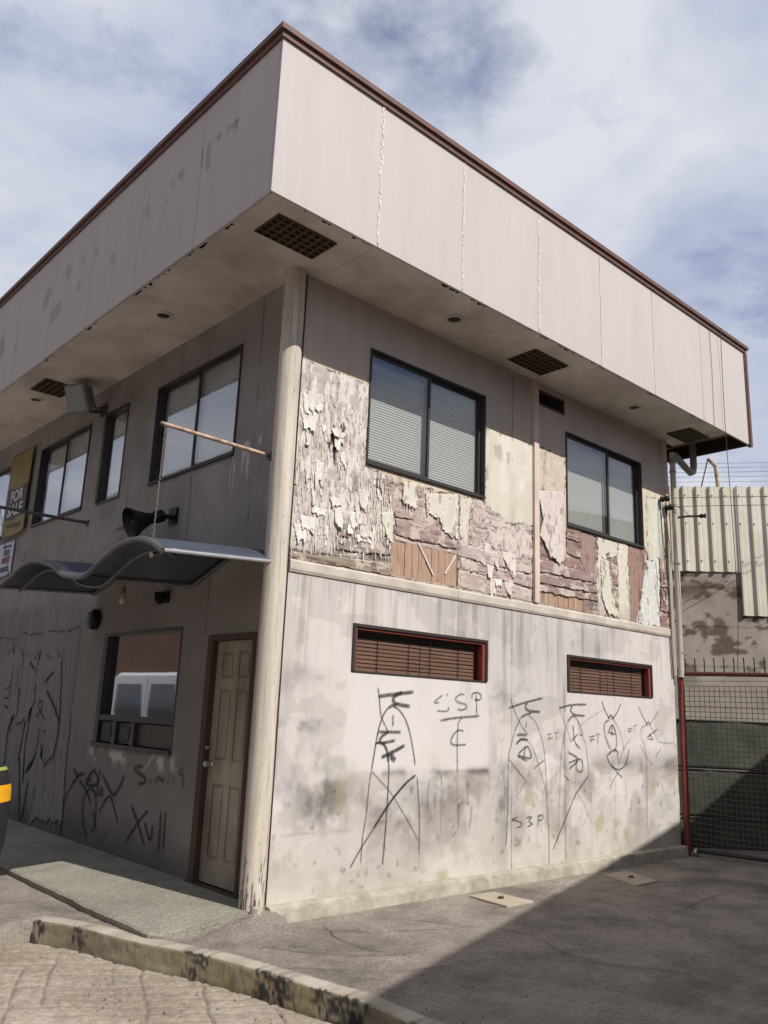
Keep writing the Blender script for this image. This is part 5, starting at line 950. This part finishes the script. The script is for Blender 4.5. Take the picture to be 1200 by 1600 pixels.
MB().tube([(6.45, -.03, 4.25), (6.55, -.2, 4.27), (6.58, -.40, 4.25)], .016, 8).build('arm', M_brown, BA, True); MB().lathe([(0, -.03), (.035, -.03), (.02, 0), (.035, .03), (0, .03)], (6.58, -.41, 4.25), (0, 1, .1), 12).build('knob', M_horn, BA, True)
MB().tube([tuple(q) for q in crom([(6.3, -.06, 4.42), (6.42, -.2, 4.35), (6.5, -.28, 4.24), (6.58, -.4, 4.27)], 6)], .005, 5).build('wire', M_black, BA, True)
def wire(pts, r, label, name='wire'):
    return tag(MB().tube([tuple(q) for q in crom(pts, 8)], r, 5).build(name, mat('wire_black', (44, 42, 44), .6, .1, 10, 0), None, True), label, 'wire')
wire([(6.2, -.12, 4.47), (9.5, -1.35, 5.05), (16, -3.8, 6.6)], .0045, 'upper wire running from the insulators over the metal fence'); wire([(6.3, -.12, 4.37), (9.5, -1.35, 4.92), (16, -3.8, 6.45)], .0045, 'lower wire running from the insulators over the metal fence')
wire([(6.45, -OV-.05, TOP+.02), (6.47, -OV-.03, 6.3), (6.46, -OV-.03, 5.3), (6.48, -OV-.04, 4.0), (6.50, -OV-.03, 3.0), (6.46, -OV+.0, 2.15)], .0045, 'cable hanging down in front of the fascia to the gate', 'hanging_cable')
wire([(6.2, -OV-.01, TOP-.08), (6.205, -OV-.012, 6.1), (6.19, -OV-.01, SOF)], .003, 'thin cable lying against the end of the fascia', 'hanging_cable')
BW = Vector((7.85, .80, 0)); BD = Vector((math.cos(math.radians(-48)), math.sin(math.radians(-48)), 0)); BN = Vector((BD.y, -BD.x, 0))
BN = BN if BN.dot(Vector((-1, -1, 0))) > 0 else -BN
for i in range(5):
    a = BW-BD*6-BN*(9+i*.5); b = BW+BD*9-BN*(9+i*.5); z = 8.0+i*.28
    wire([(a.x, a.y, z), ((a.x+b.x)/2, (a.y+b.y)/2, z-.2), (b.x, b.y, z)], .005, ['lowest', 'second lowest', 'middle', 'second highest', 'highest'][i]+' of the faint wires in the sky behind the fence')

# ================================================================= GATE, FENCE, YARD
GT = empty('yard_gate', (6.45, 0, -.12), 'red framed mesh gate with a row of spikes along its top rail', 'gate')
gx = 6.45
MB().tube([(gx-.02, -.05, -.14), (gx-.02, -.05, 2.2)], .04, 12).build('gate_post', M_red, GT, True)
MB().tube([(gx, -.09, 2.13), (gx, -3.4, 2.08)], .028, 10).build('top_rail', mat('brown_red_rail', (96, 50, 44), .6, .3, 12, .2), GT, True)
MB().tube([(gx, -.09, -.05), (gx, -3.4, -.05)], .025, 8).build('bottom_rail', M_black, GT, True)
MB().tube([(gx, -1.72, -.05), (gx, -1.72, 2.1)], .025, 8).build('middle_stile', M_red, GT, True)
def mesh_screen():
    mb = MB(); st = .065
    def bend(y, z): return gx-.028+.035*(fbm(np.array([y*2.2]), np.array([z*2.2]), 611)[0]-.5)*(1 if z < 1.5 else .3), y, z-.05*(fbm(np.array([y*1.7]), np.array([z*1.7]), 613)[0]-.5)*(z < 1.5)
    ys = np.arange(-.1, -3.38, -st); zs = np.arange(.02, 2.1, st)
    for y in ys:
        mb.tube([bend(y+.02*(fbm(np.array([y]), np.array([z*2]), 615)[0]-.5)*(z < 1.5), z) for z in zs[::2]], .0035, 4, False)
    for z in zs:
        mb.tube([bend(y, z) for y in ys[::3]], .0035, 4, False)
    mb.build('wire_mesh', mat('mesh_wire', (104, 94, 86), .6, .3, 20, 0), GT, label='square wire mesh, sagging in the lower half')
mesh_screen()
for i in range(26):
    y = -.12-i*.125; MB().tube([(gx, y, 2.12), (gx, y, 2.29), (gx-.012, y, 2.33)], .008, 5).build('spike', M_black, GT, True)
MB().lathe([(.0, -.02), (.05, -.02), (.055, 0), (.05, .02), (0, .02)], (gx-.03, -.16, -.07), (0, 1, 0), 16).build('gate_wheel', M_steel, GT, True)
ch_ = MB()
for i in range(14): ch_.tube([(gx-.07+.01*math.cos(k*math.pi/3), -.045+.008*(i % 2), 1.95-i*.035+.018*math.sin(k*math.pi/3)) for k in range(7)], .004, 4, False)
ch_.build('lock_chain', M_black, GT, kind='stuff')

GT.rotation_euler.z = .1      # the gate hangs slightly open
# boundary wall behind, with corrugated sheets above
BWL = empty('boundary_wall', tuple(BW), 'stained concrete boundary wall behind the gate', 'wall')
def bw(t, z, d=0): p = BW+BD*t+BN*d; return (p.x, p.y, z)
def bwall_fn(U, V):
    c = np.zeros(U.shape+(3,)); c[:] = (156, 147, 137); f = fbm(U*2, V*2, 701, 5); c += (f[..., None]-.5)*50
    s = sstep(.52, .6, fbm(U*4.2, V*7, 703, 6))*sstep(1.9, 2.5, V); c = c*(1-s[..., None]*.8)+np.array([84, 74, 64])*s[..., None]*.8
    h = np.exp(-((V-3.5+(f-.5)*.2)/.13)**2)*.7*sstep(.35, .55, fbm(U*5, V*2, 705)); c = c*(1-h[..., None])+np.array([82, 72, 62])*h[..., None]
    for zj in (1.75, 2.35, 2.95, 3.55): e = np.exp(-((V-zj)/.008)**2); c -= e[..., None]*30
    return c, (fbm(U*4, V*4, 707)-.5)*.012
U, V_ = np.meshgrid(np.arange(-1.25, 6, .025), np.arange(-.13, 3.8, .025)); cc, dd = bwall_fn(U, V_)
P3 = np.stack([BW.x+BD.x*U+BN.x*dd, BW.y+BD.y*U+BN.y*dd, V_], -1); me, u_ = grid_mesh('masonry', P3, np.ones((U.shape[0]-1, U.shape[1]-1), bool)); setcol(me, linA(cc).reshape(-1, 3)[u_]); objm('masonry', me, M_wall, BWL)
mb = MB(); mb.add([bw(-1.25, -.13, -.2), bw(6, -.13, -.2), bw(6, 3.8, -.2), bw(-1.25, 3.8, -.2), bw(-1.25, 3.8, 0), bw(6, 3.8, 0)], [(0, 1, 2, 3), (3, 2, 5, 4)]).build('wall_back', M_conc, BWL)
PF = empty('panel_fence', bw(0, -.13, .8), 'dark olive sheet panels standing behind the mesh gate', 'fence')
M_pan = mat('dark_olive_sheet', (78, 79, 68), .75, .3, 3, .12, 12, dirt=(56, 58, 53))
for z0, z1 in ((.90, 1.55), (.27, .89), (-.13, .26)):
    for t0, t1 in ((-.62, 1.5), (1.52, 3.6)):
        U, Vz = np.meshgrid(np.linspace(t0, t1, 50), np.linspace(z0, z1, 14)); dd = .8+(fbm(U*2, Vz*2, 601)-.5)*.05
        P3 = np.stack([BW.x+BD.x*U+BN.x*dd, BW.y+BD.y*U+BN.y*dd, Vz], -1); me, u_ = grid_mesh('sheet_panel', P3, np.ones((13, 49), bool)); o = objm('sheet_panel', me, M_pan, PF, True); s = o.modifiers.new('t', 'SOLIDIFY'); s.thickness = .006; s.offset = -1
    MB().tube([bw(-.62, z1-.005, .8), bw(3.6, z1-.005, .8)], .018, 6).build('panel_rail', M_black, PF)
for t in (-.6, 1.51, 3.6): MB().tube([bw(t, -.13, .74), bw(t, 1.58, .74)], .03, 8).build('panel_post', M_black, PF)
CF = empty('corrugated_fence', bw(0, 3.7, .08), 'cream corrugated metal sheets on top of the boundary wall', 'fence')
M_cor = mat('cream_metal_sheet', (216, 211, 196), .5, .12, 1.2, .05, 10, dirt=(198, 192, 176)); M_rib = mat('cream_metal_sheet', (192, 184, 164))
rp = .205
def cor_panel(t0, n, z0, z1):
    prof = []
    for k in range(n):
        a = t0+k*rp; prof += [(a, .02), (a+.015, .055), (a+.05, .055), (a+.065, .02), (a+rp*.55, .022), (a+rp*.75, .018)]
    prof.append((t0+n*rp, .02)); V = [bw(t, z0, d) for t, d in prof]+[bw(t, z1, d) for t, d in prof]; n_ = len(prof)
    o = obj('metal_sheet', V, [(i, i+1, n_+i+1, n_+i) for i in range(n_-1)], M_cor, CF); s = o.modifiers.new('t', 'SOLIDIFY'); s.thickness = .004; s.offset = -1
cor_panel(-1.22, 6, 3.79, 5.14); cor_panel(-1.22+6*rp+.004, 5, 3.79, 5.15)
tb = -1.22+11*rp+.008
for k in range(5): cor_panel(tb+k*4*rp, 4, 3.12, 5.16+.01*k)
mb = MB()
for t in np.arange(-1.2, 4.5, rp):
    for z in (3.95, 4.55, 5.0): mb.lathe([(0, .0), (.012, 0), (.01, .01), (0, .012)], bw(t+.03, z, .056), BN, 6)
mb.build('screw', M_gry, CF, kind='stuff')
LP = empty('bent_lamp_pole', bw(.98, 5.0, -1.2), 'rusty bent pole rising behind the metal fence', 'pole')
q0 = BW+BD*1.12-BN*1.1
MB().tube([(q0.x, q0.y, -.1), (q0.x, q0.y, 5.5), (q0.x-BD.x*.02, q0.y-BD.y*.02, 5.83), (q0.x-BD.x*.14, q0.y-BD.y*.14, 5.98)], .035, 8).build('pole', M_rust, LP, True)
MB().tube([(q0.x-BD.x*.14, q0.y-BD.y*.14, 5.97), (q0.x-BD.x*.32, q0.y-BD.y*.32, 5.3)], .012, 6).build('stay', M_black, LP, True)
# access covers in the driveway
for (pts, lab) in (([(2.12, -.235), (2.44, -.24), (2.45, -.70), (2.08, -.70)], 'sunlit square concrete drain cover beside the wall'), ([(4.19, -.29), (4.61, -.30), (4.40, -.80), (3.97, -.81)], 'shaded square concrete drain cover beside the wall')):
    e = empty('drain_cover', (pts[0][0], pts[0][1], -.12), lab, 'drain cover', )
    MB().prism([(x, y, -.125) for x, y in pts[::-1]], (0, 0, .026)).build('cover', mat('cover_concrete', (168, 156, 138), .92, .15, 6, .4, 60), e, bevel=.006)
    cx = sum(p[0] for p in pts)/4; cy = sum(p[1] for p in pts)/4
    MB().lathe([(.028, .0), (.03, .002), (.0, .0021)], (cx, cy, -.0988), (0, 0, 1), 14).build('lift_hole', M_hole, e)
    MB().tube([(cx-.04, cy, -.1), (cx-.03, cy, -.085), (cx+.03, cy, -.085), (cx+.04, cy, -.1)], .006, 6).build('lift_ring', M_brown, e)
# broken concrete at the column foot
rr = random.Random(2)
def lump(name, c, s, seed, material):
    r_ = random.Random(seed); V = []; 
    for z in (0, .55, 1):
        for k in range(7):
            a = 2*math.pi*k/7; q = s[0]*(1-.3*z)*r_.uniform(.75, 1.15); V.append((c[0]+math.cos(a)*q, c[1]+math.sin(a)*q*s[1]/s[0], c[2]+s[2]*z*r_.uniform(.85, 1.1)))
    F_ = [(i*7+k, i*7+(k+1) % 7, (i+1)*7+(k+1) % 7, (i+1)*7+k) for i in range(2) for k in range(7)]+[tuple(range(14, 21))]
    return obj(name, V, F_, material)
for i, (c, s) in enumerate([((.10, -.10, -.125), (.10, .08, .10)), ((-.10, -.085, -.06), (.045, .04, .085)), ((-.02, -.16, -.125), (.06, .05, .06))]):
    o = lump('concrete_lump', c, s, 20+i, mat('plinth_concrete', (176, 166, 146))); tag(o, ['pale broken concrete block at the plinth end', 'small broken concrete stub touching the column foot', 'low crumbled concrete piece before the column foot'][i], 'rubble', 'broken concrete at the column foot')
# grit and litter on the ground
V = []; F_ = []; rr = random.Random(31)
for i in range(900):
    x = rr.uniform(-2.4, 3.5); y = rr.uniform(-2.6, 1.2)
    kx = float(kerb_x(np.array([y]))[0]); on = x > kx+.05
    if on and x > -.95 and y > -.15: continue
    if on and x > .1 and y > -.12: continue
    z = -.117 if on else -.264; s = rr.uniform(.003, .011); k = len(V)
    for a in range(4): g = a*math.pi/2+rr.random(); V.append((x+math.cos(g)*s, y+math.sin(g)*s, z-.004))
    V.append((x, y, z+s*.8)); F_ += [(k, k+1, k+4), (k+1, k+2, k+4), (k+2, k+3, k+4), (k+3, k, k+4)]
o = obj('grit', V, F_, mat('grit_stone', (120, 110, 98), .9, .4, 40, 0)); o['kind'] = 'stuff'; o['label'] = 'fine grit and crumbs scattered over the concrete'; o['category'] = 'grit'

# black drum with a painted band at the left edge of the view
DR = empty('rubber_drum', (-1.76, 1.87, -.2), 'black rounded rubber drum with a yellow band, cut by the left edge', 'drum')
M_rub = mat('worn_black_rubber', (46, 45, 47), .5, .3, 6, .2, 40); M_yb = mat('yellow_band_paint', (226, 166, 34), .55, .15, 8, .2, 40); M_gb = mat('faded_green_band', (150, 158, 84), .6, .2, 8, .2)
def rad(z): return float(np.interp(z, [-.2, -.08, .02, .12, .24, .4, .6, .75, .86, .94, 1.0], [.24, .28, .335, .38, .415, .43, .43, .42, .395, .35, .28]))
def seg(z0, z1, name, m_, o_=0):
    MB().lathe([(rad(z)+o_, z) for z in np.linspace(z0, z1, 12)], (-1.76, 1.87, 0), (0, 0, 1), 48).build(name, m_, DR, True)
seg(-.2, .66, 'drum_body', M_rub); seg(.66, .79, 'yellow_band', M_yb, .003); seg(.79, .90, 'drum_shoulder', M_rub); seg(.90, .925, 'green_band', M_gb, .002)
MB().lathe([(rad(.925), .925), (.28, .97), (.2, .985), (0, .985)], (-1.76, 1.87, 0), (0, 0, 1), 48).build('drum_lid', M_rub, DR, True)

# ================================================================= ACROSS THE STREET (seen in the glass, and as shade)
VN = empty('parked_van', (-4.4, 9.3, -.28), 'white van mirrored in the service window', 'van')
M_van = mat('white_car_paint', (226, 228, 230), .25, .03, 2, 0, spec=.6); M_vg = mat('dark_car_glass', (30, 36, 40), .08, .1, 2, 0, spec=.8)
def van():
    x0, x1 = -5.3, -3.62; P = [(5.4, .1), (11.4, .1), (11.5, .5), (11.45, 1.1), (11.2, 1.95), (10.9, 2.06), (7.2, 2.05), (6.6, 1.85), (6.0, 1.2), (5.5, 1.02), (5.36, .6)]
    MB().prism([(x0, y, z) for y, z in P][::-1], (x1-x0, 0, 0)).build('body', M_van, VN, bevel=.06)
    for a, b, c, d_ in ((6.3, 8.2, 1.2, 1.80), (8.4, 9.5, 1.2, 1.84), (9.7, 10.95, 1.2, 1.84)):
        MB().prism([(x1-.01, a+.12, d_), (x1-.01, b-.06, d_), (x1-.01, b, c+.08), (x1-.01, b-.08, c), (x1-.01, a, c)], (.014, 0, 0)).build('side_window', M_vg, VN, bevel=.02)
    for y in (8.32, 9.6): MB().box((x1, y-.006, .3), (x1+.004, y+.006, 1.95)).build('door_gap', M_black, VN)
    for y in (6.3, 10.4):
        w = MB().lathe([(.0, -.02), (.36, -.02), (.37, .05), (.36, .16), (0, .16)], (x1-.16, y, .09), (1, 0, 0), 28).build('wheel', M_rub, VN, True)
        MB().lathe([(0, .17), (.2, .175), (.22, .16)], (x1-.16, y, .09), (1, 0, 0), 24).build('rim', M_steel, w, True)
    for y in (8.55, 9.45): MB().box((x1, y, 1.05), (x1+.03, y+.16, 1.08)).build('door_handle', M_black, VN)
van()
def block(name, x0, x1, y0, y1, h, material, label, face):
    e = empty(name, ((x0+x1)/2, (y0+y1)/2, -.28), label, 'building')
    MB().box((x0, y0, -.28), (x1, y1, h)).build('wall', material, e); MB().box((x0-.15, y0-.15, h), (x1+.15, y1+.15, h+.12)).build('roof', M_conc, e)
    n = 7
    for i in range(n):
        for z in (1.0, 4.3, 7.6):
            if face == 'x':
                y = y0+(y1-y0)*(i+.5)/n; w = MB().box((x1, y-.8, z), (x1+.05, y+.8, z+1.2)).build('window', M_black, e); MB().box((x1+.05, y-.75, z+.05), (x1+.06, y+.75, z+1.15)).build('pane', M_vg, w)
    return e
block('brown_shophouse', -16, -9.5, -3, 30, 9.4, mat('brown_render', (104, 80, 68), .9, .2, 1, .2), 'brown three storey building across the street, mirrored in the service window, height set to hold back sky light', 'x')  # reflected building, itself unseen; raised to cut sky light on the left facade
# neighbour behind the camera whose roof edge throws the diagonal shade
NBE = empty('neighbouring_building', (4, -12, -.2), 'plain grey building whose roof edge throws the diagonal shadow over the driveway', 'building')
pE = Vector((5.11, -6.26, 0)); e1 = Vector((1, .254, 0)); e_ = Vector((1, .343, 0)); a = pE-e_*15; b = pE; c = pE+e1*12; nrm = Vector((.33, -1, 0)).normalized()
MB().prism([(a.x, a.y, -.28), (b.x, b.y, -.28), (c.x, c.y, -.28), (c.x+nrm.x*9, c.y+nrm.y*9, -.28), (a.x+nrm.x*9, a.y+nrm.y*9, -.28)], (0, 0, 6.0+.28)).build('wall', mat('grey_render', (128, 120, 112), .9, .2, 1, .2), NBE)
for i in range(6):
    p = a.lerp(b, (i+.5)/6)-nrm*.0; q = MB().prism([tuple(p+e_.normalized()*s+Vector((0, 0, z))-nrm*.03) for s, z in ((-.8, 2.8), (.8, 2.8), (.8, 4.2), (-.8, 4.2))], tuple(nrm*.06)).build('window', M_vg, NBE)
